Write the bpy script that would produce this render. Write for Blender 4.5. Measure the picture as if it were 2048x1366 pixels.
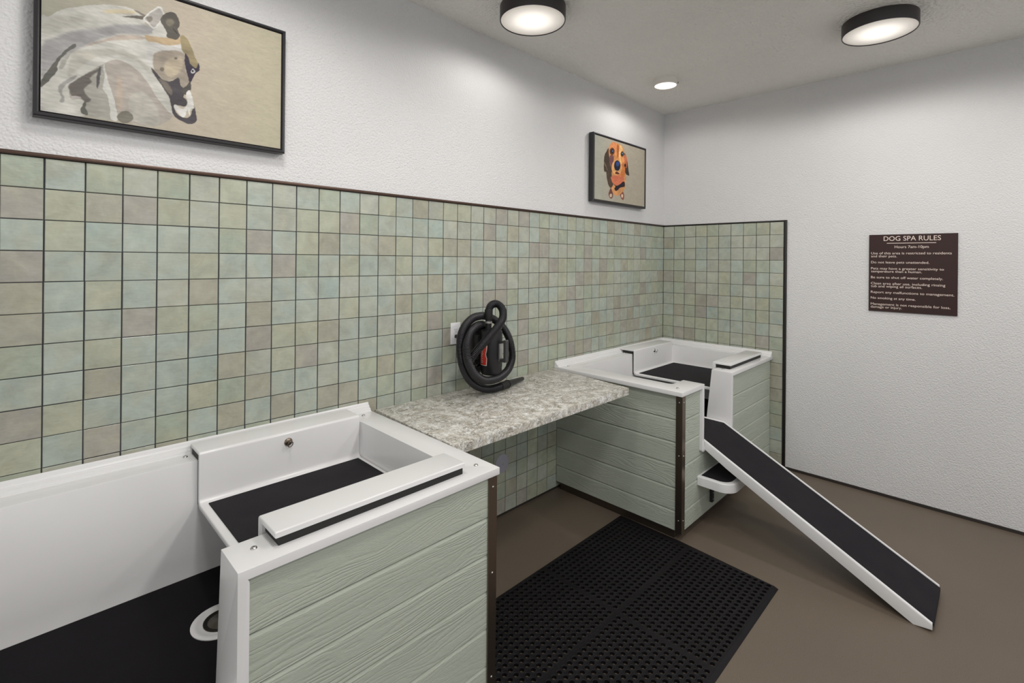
import bpy, bmesh, math, random
import numpy as np
from mathutils import Vector, Matrix

for o in list(bpy.data.objects):
    bpy.data.objects.remove(o)
SC = bpy.context.scene
COL = SC.collection

# ------------------------------------------------------------------ camera
cam_data = bpy.data.cameras.new('camera')
cam = bpy.data.objects.new('camera', cam_data)
COL.objects.link(cam)
R_, U_, F_ = (0.7045156, -0.7096281, 0.0092575), (-0.0067297, 0.0063638, 0.9999571), (0.7096566, 0.7045477, 0.0002922)
M = Matrix(((R_[0], U_[0], -F_[0]), (R_[1], U_[1], -F_[1]), (R_[2], U_[2], -F_[2]))).to_4x4()
M.translation = (-4.2966, -2.2519, 1.6387)
cam.matrix_world = M
cam_data.sensor_width = 36.0
cam_data.lens = 981.47 / 2048 * 36.0
cam_data.shift_y = -(683 - 519.106) / 2048
cam_data.clip_start = 0.02
SC.camera = cam

# ------------------------------------------------------------------ light and exposure
VS = SC.view_settings
VS.view_transform = 'Standard'
VS.look = 'None'
VS.gamma = 1.0
VS.exposure = -0.26
VS.use_curve_mapping = False
SC.display_settings.display_device = 'sRGB'
SC.cycles.max_bounces = 8
SC.cycles.diffuse_bounces = 5
SC.cycles.glossy_bounces = 4
SC.cycles.use_denoising = True
SC.cycles.sample_clamp_indirect = 6.0

WORLD_STRENGTH = 1.0          # the rest of the bright room behind the camera
w = bpy.data.worlds.new('world')
SC.world = w
w.use_nodes = True
w.node_tree.nodes['Background'].inputs[0].default_value = (0.97, 0.985, 1.0, 1)
w.node_tree.nodes['Background'].inputs[1].default_value = WORLD_STRENGTH
LAMP_CENTRE = 1.5               # brightness of the big diffusers in the middle
LAMP_WATTS = 46.0               # downlight inside each big drum
SMALL_WATTS = 17.0
LAMP_RIM = 0.38
SMALL_LAMP = 3.0

# ------------------------------------------------------------------ palette
def srgb(r, g=None, b=None):
    if g is None:
        r, g, b = r
    f = lambda c: (c / 255 / 12.92) if c / 255 <= 0.04045 else ((c / 255 + 0.055) / 1.055) ** 2.4
    return (f(r), f(g), f(b))

class N:
    """small helper around a node tree"""
    def __init__(self, mat):
        mat.use_nodes = True
        self.t = mat.node_tree
        self.bsdf = self.t.nodes['Principled BSDF']
    def new(self, kind, **kw):
        n = self.t.nodes.new(kind)
        for k, v in kw.items():
            if k.startswith('i_'):
                n.inputs[k[2:].replace('_', ' ')].default_value = v
            else:
                setattr(n, k, v)
        return n
    def link(self, a, b):
        self.t.links.new(a, b)
    def math(self, op, a, b=None, clamp=False):
        n = self.t.nodes.new('ShaderNodeMath')
        n.operation = op
        n.use_clamp = clamp
        for k, v in enumerate((a, b)):
            if v is None:
                continue
            if isinstance(v, (int, float)):
                n.inputs[k].default_value = v
            else:
                self.link(v, n.inputs[k])
        return n.outputs[0]
    def ramp(self, fac, stops):
        n = self.t.nodes.new('ShaderNodeValToRGB')
        e = n.color_ramp.elements
        while len(e) < len(stops):
            e.new(0.5)
        for k, (p, c) in enumerate(stops):
            e[k].position = p
            e[k].color = (c[0], c[1], c[2], 1) if not isinstance(c, (int, float)) else (c, c, c, 1)
        self.link(fac, n.inputs[0])
        return n.outputs[0]
    def mix(self, fac, a, b, mode='MIX'):
        n = self.t.nodes.new('ShaderNodeMix')
        n.data_type = 'RGBA'
        n.blend_type = mode
        for s, v in ((n.inputs[0], fac), (n.inputs[6], a), (n.inputs[7], b)):
            if isinstance(v, (int, float)):
                s.default_value = v
            elif isinstance(v, tuple):
                s.default_value = (v[0], v[1], v[2], 1)
            else:
                self.link(v, s)
        return n.outputs[2]
    def noise(self, vec, scale, detail=3.0, rough=0.5, dist=0.0):
        n = self.new('ShaderNodeTexNoise', i_Scale=scale, i_Detail=detail, i_Roughness=rough, i_Distortion=dist)
        if vec is not None:
            self.link(vec, n.inputs['Vector'])
        return n.outputs['Fac']
    def mapping(self, vec, scale=(1, 1, 1), loc=(0, 0, 0)):
        n = self.new('ShaderNodeMapping')
        n.inputs['Scale'].default_value = scale
        n.inputs['Location'].default_value = loc
        self.link(vec, n.inputs['Vector'])
        return n.outputs[0]
    def bump(self, height, strength, distance, normal=None):
        n = self.new('ShaderNodeBump', i_Strength=strength, i_Distance=distance)
        self.link(height, n.inputs['Height'])
        if normal is not None:
            self.link(normal, n.inputs['Normal'])
        return n.outputs[0]

def plain(name, col, rough=0.5, metal=0.0, spec=0.5, coat=0.0):
    m = bpy.data.materials.new(name)
    m.use_nodes = True
    b = m.node_tree.nodes['Principled BSDF']
    b.inputs['Base Color'].default_value = (*srgb(col), 1)
    b.inputs['Roughness'].default_value = rough
    b.inputs['Metallic'].default_value = metal
    b.inputs['Specular IOR Level'].default_value = spec
    b.inputs['Coat Weight'].default_value = coat
    return m

def geo_pos(n):
    return n.new('ShaderNodeNewGeometry').outputs['Position']

def mat_plaster(name, col, scale, strength, dist, rough=0.85, var=0.03):
    m = bpy.data.materials.new(name); n = N(m)
    p = geo_pos(n)
    a = n.noise(p, scale, 3, 0.55)
    v = n.new('ShaderNodeTexVoronoi', i_Scale=scale * 0.8, feature='SMOOTH_F1')
    n.link(p, v.inputs['Vector'])
    lumps = n.ramp(v.outputs['Distance'], [(0.15, 1.0), (0.75, 0.0)])
    h = n.math('ADD', n.math('MULTIPLY', a, 0.7), n.math('MULTIPLY', lumps, 0.5))
    n.link(n.bump(h, strength, dist), n.bsdf.inputs['Normal'])
    big = n.noise(p, 1.3, 3)
    c = srgb(col)
    lo = tuple(x * (1 - var) for x in c); hi = tuple(x * (1 + var) for x in c)
    n.link(n.ramp(big, [(0.3, lo), (0.7, hi)]), n.bsdf.inputs['Base Color'])
    n.bsdf.inputs['Roughness'].default_value = rough
    n.bsdf.inputs['Specular IOR Level'].default_value = 0.3
    return m

M_WALL = mat_plaster('white_wall_plaster', (213, 212, 212), 150, 0.6, 0.006)
M_CEIL = mat_plaster('ceiling_texture', (238, 236, 231), 80, 1.0, 0.010, 0.55)

def mat_floor():
    m = bpy.data.materials.new('brown_epoxy_floor'); n = N(m)
    p = geo_pos(n)
    big = n.noise(p, 1.7, 4, 0.55)
    fine = n.noise(p, 420, 2, 0.6)
    c1 = n.ramp(big, [(0.3, srgb(101, 90, 79)), (0.7, srgb(110, 98, 85))])
    sp = n.ramp(fine, [(0.35, srgb(84, 75, 66)), (0.5, srgb(106, 94, 82)), (0.68, srgb(132, 120, 107))])
    n.link(n.mix(0.45, c1, sp), n.bsdf.inputs['Base Color'])
    n.bsdf.inputs['Roughness'].default_value = 0.42
    n.bsdf.inputs['Specular IOR Level'].default_value = 0.35
    n.link(n.bump(n.noise(p, 260, 2), 0.25, 0.002), n.bsdf.inputs['Normal'])
    return m
M_FLOOR = mat_floor()

def mat_tile():
    m = bpy.data.materials.new('glazed_tile'); n = N(m)
    a = n.new('ShaderNodeAttribute', attribute_name='tile_colour')
    off = n.new('ShaderNodeAttribute', attribute_name='tile_shift')
    p = geo_pos(n)
    add = n.new('ShaderNodeVectorMath', operation='ADD')
    n.link(p, add.inputs[0]); n.link(off.outputs['Vector'], add.inputs[1])
    q = add.outputs[0]
    cloud = n.noise(q, 14, 4, 0.6, 0.6)
    brush = n.noise(n.mapping(q, (30, 30, 160)), 1.0, 3, 0.6)
    warm = n.noise(n.mapping(q, (1, 1, 1), (3.1, 5.2, 7.7)), 11, 3, 0.5, 0.4)
    t1 = n.mix(n.ramp(warm, [(0.42, 0.0), (0.75, 1.0)]), a.outputs['Color'], srgb(170, 166, 142))
    t1 = n.mix(0.45, a.outputs['Color'], t1)
    v = n.math('ADD', n.math('MULTIPLY', n.math('SUBTRACT', cloud, 0.5), 0.6), n.math('MULTIPLY', n.math('SUBTRACT', brush, 0.5), 0.2))
    val = n.math('ADD', v, 1.0)
    hs = n.new('ShaderNodeHueSaturation')
    n.link(val, hs.inputs['Value']); n.link(t1, hs.inputs['Color'])
    n.link(hs.outputs[0], n.bsdf.inputs['Base Color'])
    n.bsdf.inputs['Roughness'].default_value = 0.24
    n.bsdf.inputs['Specular IOR Level'].default_value = 0.4
    wav = n.math('ADD', n.noise(q, 22, 2), n.math('MULTIPLY', n.noise(n.mapping(q, (60, 60, 260)), 1.0, 2), 0.12))
    n.link(n.bump(wav, 0.35, 0.006), n.bsdf.inputs['Normal'])
    return m
M_TILE = mat_tile()
M_GROUT = plain('dark_grout', (46, 47, 52), 0.9)

def mat_siding():
    m = bpy.data.materials.new('sage_embossed_siding'); n = N(m)
    uv = n.new('ShaderNodeUVMap').outputs[0]
    s = n.new('ShaderNodeSeparateXYZ'); n.link(uv, s.inputs[0])
    warp = n.noise(n.mapping(uv, (1.6, 9.0, 1)), 1.0, 3, 0.5, 0.3)
    fine = n.noise(n.mapping(uv, (9.0, 60.0, 1)), 1.0, 3, 0.6)
    ph = n.math('ADD', n.math('MULTIPLY', warp, 95.0), n.math('MULTIPLY', s.outputs['Y'], 330.0))
    ph = n.math('ADD', ph, n.math('MULTIPLY', fine, 2.6))
    lines = n.math('SINE', ph)
    lines = n.ramp(n.math('ADD', n.math('MULTIPLY', lines, 0.5), 0.5), [(0.0, 0.0), (0.35, 0.75), (1.0, 1.0)])
    depth = n.ramp(n.noise(n.mapping(uv, (1.3, 5.0, 1), (4.2, 1.7, 0)), 1.0, 2), [(0.35, 0.25), (0.62, 1.0)])
    pit = n.noise(n.mapping(uv, (60.0, 330.0, 1)), 1.0, 3, 0.65)
    h = n.math('ADD', n.math('MULTIPLY', lines, n.math('MULTIPLY', depth, 0.6)), n.math('MULTIPLY', pit, 0.7))
    n.link(n.bump(h, 0.65, 0.0034), n.bsdf.inputs['Normal'])
    c = n.ramp(n.noise(n.mapping(uv, (2, 12, 1)), 1.0, 3), [(0.3, srgb(174, 181, 168)), (0.7, srgb(181, 187, 174))])
    n.link(c, n.bsdf.inputs['Base Color'])
    n.bsdf.inputs['Roughness'].default_value = 0.5
    n.bsdf.inputs['Specular IOR Level'].default_value = 0.35
    return m
M_SIDING = mat_siding()

def mat_granite():
    m = bpy.data.materials.new('cream_granite'); n = N(m)
    p = geo_pos(n)
    warp = n.new('ShaderNodeTexNoise', i_Scale=7.0, i_Detail=4.0)
    n.link(p, warp.inputs['Vector'])
    sc = n.new('ShaderNodeVectorMath', operation='SCALE'); sc.inputs['Scale'].default_value = .10
    n.link(warp.outputs['Color'], sc.inputs[0])
    ad = n.new('ShaderNodeVectorMath', operation='ADD'); n.link(p, ad.inputs[0]); n.link(sc.outputs[0], ad.inputs[1])
    q = ad.outputs[0]
    def veins(scale, centre, wd, loc, detail=6):
        f = n.noise(n.mapping(q, (1, 1, 1), loc), scale, detail, 0.62, 0.5)
        return n.ramp(n.math('ABSOLUTE', n.math('SUBTRACT', f, centre)), [(0.0, 1.0), (wd * .35, .8), (wd, 0.0)])
    base = n.ramp(n.noise(q, 24, 8, 0.72), [(0.36, srgb(176, 170, 156)), (0.46, srgb(208, 203, 193)), (0.60, srgb(236, 235, 232))])
    zone = n.ramp(n.noise(q, 14, 5, 0.6), [(0.42, 1.0), (0.62, 0.3)])
    v = n.math('MAXIMUM', veins(26, .5, .036, (0, 0, 0), 5), n.math('MULTIPLY', veins(64, .49, .034, (3, 1, 2), 8), .85))
    c = n.mix(n.math('MULTIPLY', n.math('MULTIPLY', v, zone), .9), base, srgb(84, 78, 66))
    c = n.mix(n.math('MULTIPLY', veins(15, .52, .018, (7, 4, 1), 8), .55), c, srgb(128, 124, 120))
    g = n.ramp(n.noise(q, 70, 4, .65), [(0.56, 0.0), (0.68, 0.6)])
    c = n.mix(n.math('MULTIPLY', g, zone), c, srgb(150, 142, 120))
    n.link(c, n.bsdf.inputs['Base Color'])
    n.bsdf.inputs['Roughness'].default_value = 0.3
    n.bsdf.inputs['Specular IOR Level'].default_value = 0.35
    return m
M_GRANITE = mat_granite()

def mat_noisy(name, c1, c2, scale, rough, bump=0.0, bs=300, spec=0.5):
    m = bpy.data.materials.new(name); n = N(m)
    p = geo_pos(n)
    n.link(n.ramp(n.noise(p, scale, 4, 0.6), [(0.35, srgb(c1)), (0.65, srgb(c2))]), n.bsdf.inputs['Base Color'])
    n.bsdf.inputs['Roughness'].default_value = rough
    n.bsdf.inputs['Specular IOR Level'].default_value = spec
    if bump:
        n.link(n.bump(n.noise(p, bs, 2), bump, 0.001), n.bsdf.inputs['Normal'])
    return m
M_WHITE = mat_noisy('white_moulded_plastic', (224, 223, 223), (227, 226, 226), 3, 0.22, 0, 300, 0.5)
M_RUBBER = mat_noisy('charcoal_rubber_sheet', (33, 31, 35), (38, 36, 39), 9, 0.65, 0.5, 600, 0.12)
M_TUBFLOOR = mat_noisy('black_tub_mat', (19, 17, 21), (22, 20, 24), 5, 0.65, 0.3, 600, 0.12)
M_MAT = mat_noisy('black_rubber_floor_mat', (20, 18, 20), (25, 23, 25), 7, 0.55, 0.3, 300, 0.2)
M_BLACK = plain('black_rubber', (26, 25, 25), 0.6)
M_FRAME = plain('black_picture_frame', (38, 36, 38), 0.35)
M_BRONZE = plain('dark_bronze_trim', (74, 58, 50), 0.34, 0.75)
M_TRIM_DARK = plain('bronze_trim_dark_reflection', (36, 32, 29), 0.4, 0.3)  # bronze trim again, colour darkened for the dark reflections on this stretch
M_STEEL = plain('brushed_steel', (132, 119, 107), 0.3, 0.95)
M_KICK = plain('steel_kick_plate', (104, 94, 84), 0.38, 0.85)
M_CHROME = plain('chrome_screw', (205, 203, 200), 0.2, 1.0)
M_DARKMETAL = plain('dark_drain_metal', (84, 80, 74), 0.3, 0.95)
M_SIGN = plain('brown_sign_plate', (55, 39, 37), 0.5, 0, .2)
M_LETTER = plain('sign_lettering', (222, 205, 196), 0.6)
M_DRYER = plain('black_dryer_body', (27, 26, 29), 0.42)
M_HOSE = plain('black_hose', (26, 24, 28), 0.3, 0, .45)
M_HANDLE = plain('charcoal_handle', (62, 62, 62), 0.45)
M_SILVER = plain('silver_band', (190, 188, 184), 0.35, 0.6)
M_RED = plain('red_sticker', (205, 48, 34), 0.4)
M_WSTICK = plain('white_sticker', (222, 214, 208), 0.4)
M_OUTLET = plain('white_outlet', (228, 228, 230), 0.35)
M_SLOT = plain('outlet_slots', (50, 48, 46), 0.5)
M_GREYCOVER = plain('grey_cover', (176, 174, 186), 0.5)
M_BASE = plain('dark_base_strip', (44, 38, 34), 0.6)
M_LAMPBLACK = plain('black_lamp_drum', (46, 41, 42), 0.4)
M_LAMPWHITE = plain('white_lamp_drum', (222, 218, 210), 0.45)

def mat_diffuser(name, centre, rim, radius):
    m = bpy.data.materials.new(name); n = N(m)
    tc = n.new('ShaderNodeTexCoord').outputs['Object']
    ln = n.new('ShaderNodeVectorMath', operation='LENGTH'); n.link(tc, ln.inputs[0])
    r = n.math('DIVIDE', ln.outputs['Value'], radius)
    k = n.ramp(r, [(0.0, 1.0), (0.4, 0.75), (0.75, 0.2), (0.95, 0.0)])
    s = n.math('ADD', n.math('MULTIPLY', k, centre - rim), rim)
    n.bsdf.inputs['Base Color'].default_value = (*srgb(190, 184, 176), 1)
    n.bsdf.inputs['Emission Color'].default_value = (1.0, 0.93, 0.84, 1)
    n.link(s, n.bsdf.inputs['Emission Strength'])
    return m
M_DIFF = mat_diffuser('lit_diffuser', LAMP_CENTRE, LAMP_RIM, 0.172)
M_DIFF_SMALL = mat_diffuser('lit_small_diffuser', SMALL_LAMP, SMALL_LAMP * 0.6, 0.08)

# ------------------------------------------------------------------ object helpers
def put(name, bm, mat, parent=None, smooth=None):
    me = bpy.data.meshes.new(name)
    bmesh.ops.recalc_face_normals(bm, faces=bm.faces[:])
    bm.to_mesh(me); bm.free()
    me.materials.append(mat)
    o = bpy.data.objects.new(name, me)
    COL.objects.link(o)
    if parent is not None:
        o.parent = parent
    if smooth is not None:
        shade(o, smooth)
    return o

def shade(o, angle=35):
    me = o.data
    me.polygons.foreach_set('use_smooth', [True] * len(me.polygons))
    bm = bmesh.new(); bm.from_mesh(me)
    lim = math.radians(angle)
    for e in bm.edges:
        if len(e.link_faces) == 2 and e.calc_face_angle(0) > lim:
            e.smooth = False
    bm.to_mesh(me); bm.free()

def tag(o, label=None, cat=None, group=None, kind=None):
    if label: o['label'] = label
    if cat: o['category'] = cat
    if group: o['group'] = group
    if kind: o['kind'] = kind
    return o

def empty(name, loc, label, cat, group=None):
    o = bpy.data.objects.new(name, None)
    COL.objects.link(o)
    o.location = loc
    o.empty_display_size = 0.05
    return tag(o, label, cat, group)

def box(bm, x0, x1, y0, y1, z0, z1, bevel=0.0, seg=2):
    vs = [bm.verts.new((x, y, z)) for x in (x0, x1) for y in (y0, y1) for z in (z0, z1)]
    fs = [(0, 1, 3, 2), (4, 6, 7, 5), (0, 4, 5, 1), (2, 3, 7, 6), (0, 2, 6, 4), (1, 5, 7, 3)]
    faces = [bm.faces.new([vs[i] for i in f]) for f in fs]
    bmesh.ops.recalc_face_normals(bm, faces=faces)
    if bevel > 0:
        es = list({e for f in faces for e in f.edges})
        bmesh.ops.bevel(bm, geom=es, offset=bevel, segments=seg, profile=0.5, affect='EDGES')
    return vs

def boxo(name, mat, parent, x0, x1, y0, y1, z0, z1, bevel=0.0, seg=2):
    bm = bmesh.new(); box(bm, x0, x1, y0, y1, z0, z1, bevel, seg)
    return put(name, bm, mat, parent, 35 if bevel else None)

def prism(bm, pts, axis, a, b):
    """closed polygon pts extruded along axis from a to b; pts in the other two axes in order"""
    def v(p, t):
        return (t, p[0], p[1]) if axis == 'x' else ((p[0], t, p[1]) if axis == 'y' else (p[0], p[1], t))
    A = [bm.verts.new(v(p, a)) for p in pts]; B = [bm.verts.new(v(p, b)) for p in pts]
    n = len(pts)
    fs = [bm.faces.new(A[::-1]), bm.faces.new(B)]
    for i in range(n):
        fs.append(bm.faces.new((A[i], A[(i + 1) % n], B[(i + 1) % n], B[i])))
    return fs

def lathe(bm, prof, seg=32, centre=(0, 0, 0), axis=Vector((0, 0, 1))):
    """profile of (radius, height) turned about axis"""
    q = Vector((0, 0, 1)).rotation_difference(axis.normalized())
    c = Vector(centre)
    rings = []
    for r, h in prof:
        if r < 1e-6:
            rings.append([bm.verts.new(c + q @ Vector((0, 0, h)))])
        else:
            rings.append([bm.verts.new(c + q @ Vector((r * math.cos(2 * math.pi * k / seg), r * math.sin(2 * math.pi * k / seg), h))) for k in range(seg)])
    for A, B in zip(rings, rings[1:]):
        for k in range(seg):
            k2 = (k + 1) % seg
            if len(A) == 1 and len(B) == 1: continue
            if len(A) == 1: bm.faces.new((A[0], B[k], B[k2]))
            elif len(B) == 1: bm.faces.new((A[k], A[k2], B[0]))
            else: bm.faces.new((A[k], A[k2], B[k2], B[k]))

def tube(bm, pts, radii, seg=12, caps=True):
    pts = [Vector(p) for p in pts]
    n = len(pts)
    if isinstance(radii, (int, float)): radii = [radii] * n
    tan = [(pts[min(i + 1, n - 1)] - pts[max(i - 1, 0)]).normalized() for i in range(n)]
    up = Vector((0, 0, 1)) if abs(tan[0].z) < 0.9 else Vector((0, 1, 0))
    u = (up - tan[0] * up.dot(tan[0])).normalized()
    rings = []
    for i in range(n):
        u = (u - tan[i] * u.dot(tan[i])).normalized()
        v = tan[i].cross(u)
        rings.append([bm.verts.new(pts[i] + (u * math.cos(2 * math.pi * k / seg) + v * math.sin(2 * math.pi * k / seg)) * radii[i]) for k in range(seg)])
    for A, B in zip(rings, rings[1:]):
        for k in range(seg):
            bm.faces.new((A[k], A[(k + 1) % seg], B[(k + 1) % seg], B[k]))
    if caps:
        bm.faces.new(rings[0][::-1]); bm.faces.new(rings[-1])

def spline(P, step):
    P = [np.array(p, float) for p in P]
    P = [2 * P[0] - P[1]] + P + [2 * P[-1] - P[-2]]
    out = []
    for i in range(1, len(P) - 2):
        L = np.linalg.norm(P[i + 1] - P[i]); k = max(2, int(L / step * 3))
        for t in np.linspace(0, 1, k, endpoint=False):
            out.append(0.5 * ((2 * P[i]) + (-P[i - 1] + P[i + 1]) * t + (2 * P[i - 1] - 5 * P[i] + 4 * P[i + 1] - P[i + 2]) * t * t + (-P[i - 1] + 3 * P[i] - 3 * P[i + 1] + P[i + 2]) * t ** 3))
    out.append(P[-2])
    out = np.array(out)
    d = np.concatenate([[0], np.cumsum(np.linalg.norm(np.diff(out, axis=0), axis=1))])
    s = np.linspace(0, d[-1], max(2, int(d[-1] / step)))
    return np.stack([np.interp(s, d, out[:, k]) for k in range(3)], 1)

def text_mesh(body, size, width=None, align='LEFT', depth=0.0008):
    cu = bpy.data.curves.new('txt', 'FONT')
    cu.body = body; cu.size = size; cu.align_x = align; cu.extrude = depth; cu.resolution_u = 4
    ob = bpy.data.objects.new('txt', cu); COL.objects.link(ob)
    dg = bpy.context.evaluated_depsgraph_get()
    me = bpy.data.meshes.new_from_object(ob.evaluated_get(dg))
    bpy.data.objects.remove(ob); bpy.data.curves.remove(cu)
    co = np.array([v.co[:] for v in me.vertices])
    if width:
        w0 = co[:, 0].max() - co[:, 0].min()
        co[:, 0] *= width / w0
    return me, co

def screw(parent, x, y, z, r=0.0075, axis=(0, 0, 1), name='screw'):
    bm = bmesh.new()
    lathe(bm, [(r, 0), (r, r * .25), (r * .75, r * .55), (r * .35, r * .65), (r * .3, r * .35), (0, r * .35)], 16, (x, y, z), Vector(axis))
    return put(name, bm, M_CHROME, parent, 50)

def hole_cutter(fn):
    bm = bmesh.new(); fn(bm)
    bmesh.ops.recalc_face_normals(bm, faces=bm.faces[:])
    me = bpy.data.meshes.new('cut'); bm.to_mesh(me); bm.free()
    o = bpy.data.objects.new('cut', me); COL.objects.link(o)
    return o

def carve(name, adds, subs, mat, parent, bevel, seg=3):
    """union of adds minus subs, bevelled, as one mesh"""
    base = hole_cutter(adds[0])
    tools = []
    for fns, op in ((adds[1:], 'UNION'), (subs, 'DIFFERENCE')):
        for fn in fns:
            t = hole_cutter(fn); tools.append(t)
            md = base.modifiers.new('b', 'BOOLEAN'); md.operation = op; md.object = t; md.solver = 'EXACT'
    if bevel:
        md = base.modifiers.new('v', 'BEVEL'); md.width = bevel; md.segments = seg
        md.limit_method = 'ANGLE'; md.angle_limit = math.radians(40); md.harden_normals = False
    dg = bpy.context.evaluated_depsgraph_get()
    me = bpy.data.meshes.new_from_object(base.evaluated_get(dg))
    me.name = name
    for t in tools + [base]:
        bpy.data.objects.remove(t)
    me.materials.clear(); me.materials.append(mat)
    o = bpy.data.objects.new(name, me); COL.objects.link(o); o.parent = parent
    shade(o, 32)
    return o

def rrect(x0, x1, y0, y1, r, n=6):
    pts = []
    for cx, cy, a0 in ((x1 - r, y1 - r, 0), (x0 + r, y1 - r, 90), (x0 + r, y0 + r, 180), (x1 - r, y0 + r, 270)):
        for k in range(n + 1):
            a = math.radians(a0 + 90 * k / n)
            pts.append((cx + r * math.cos(a), cy + r * math.sin(a)))
    return pts

def loft(bm, loops):
    """closed loops of equal count, capped at both ends"""
    V = [[bm.verts.new(p) for p in L] for L in loops]
    n = len(V[0])
    bm.faces.new(V[0][::-1]); bm.faces.new(V[-1])
    for A, B in zip(V, V[1:]):
        for k in range(n):
            bm.faces.new((A[k], A[(k + 1) % n], B[(k + 1) % n], B[k]))

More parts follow.
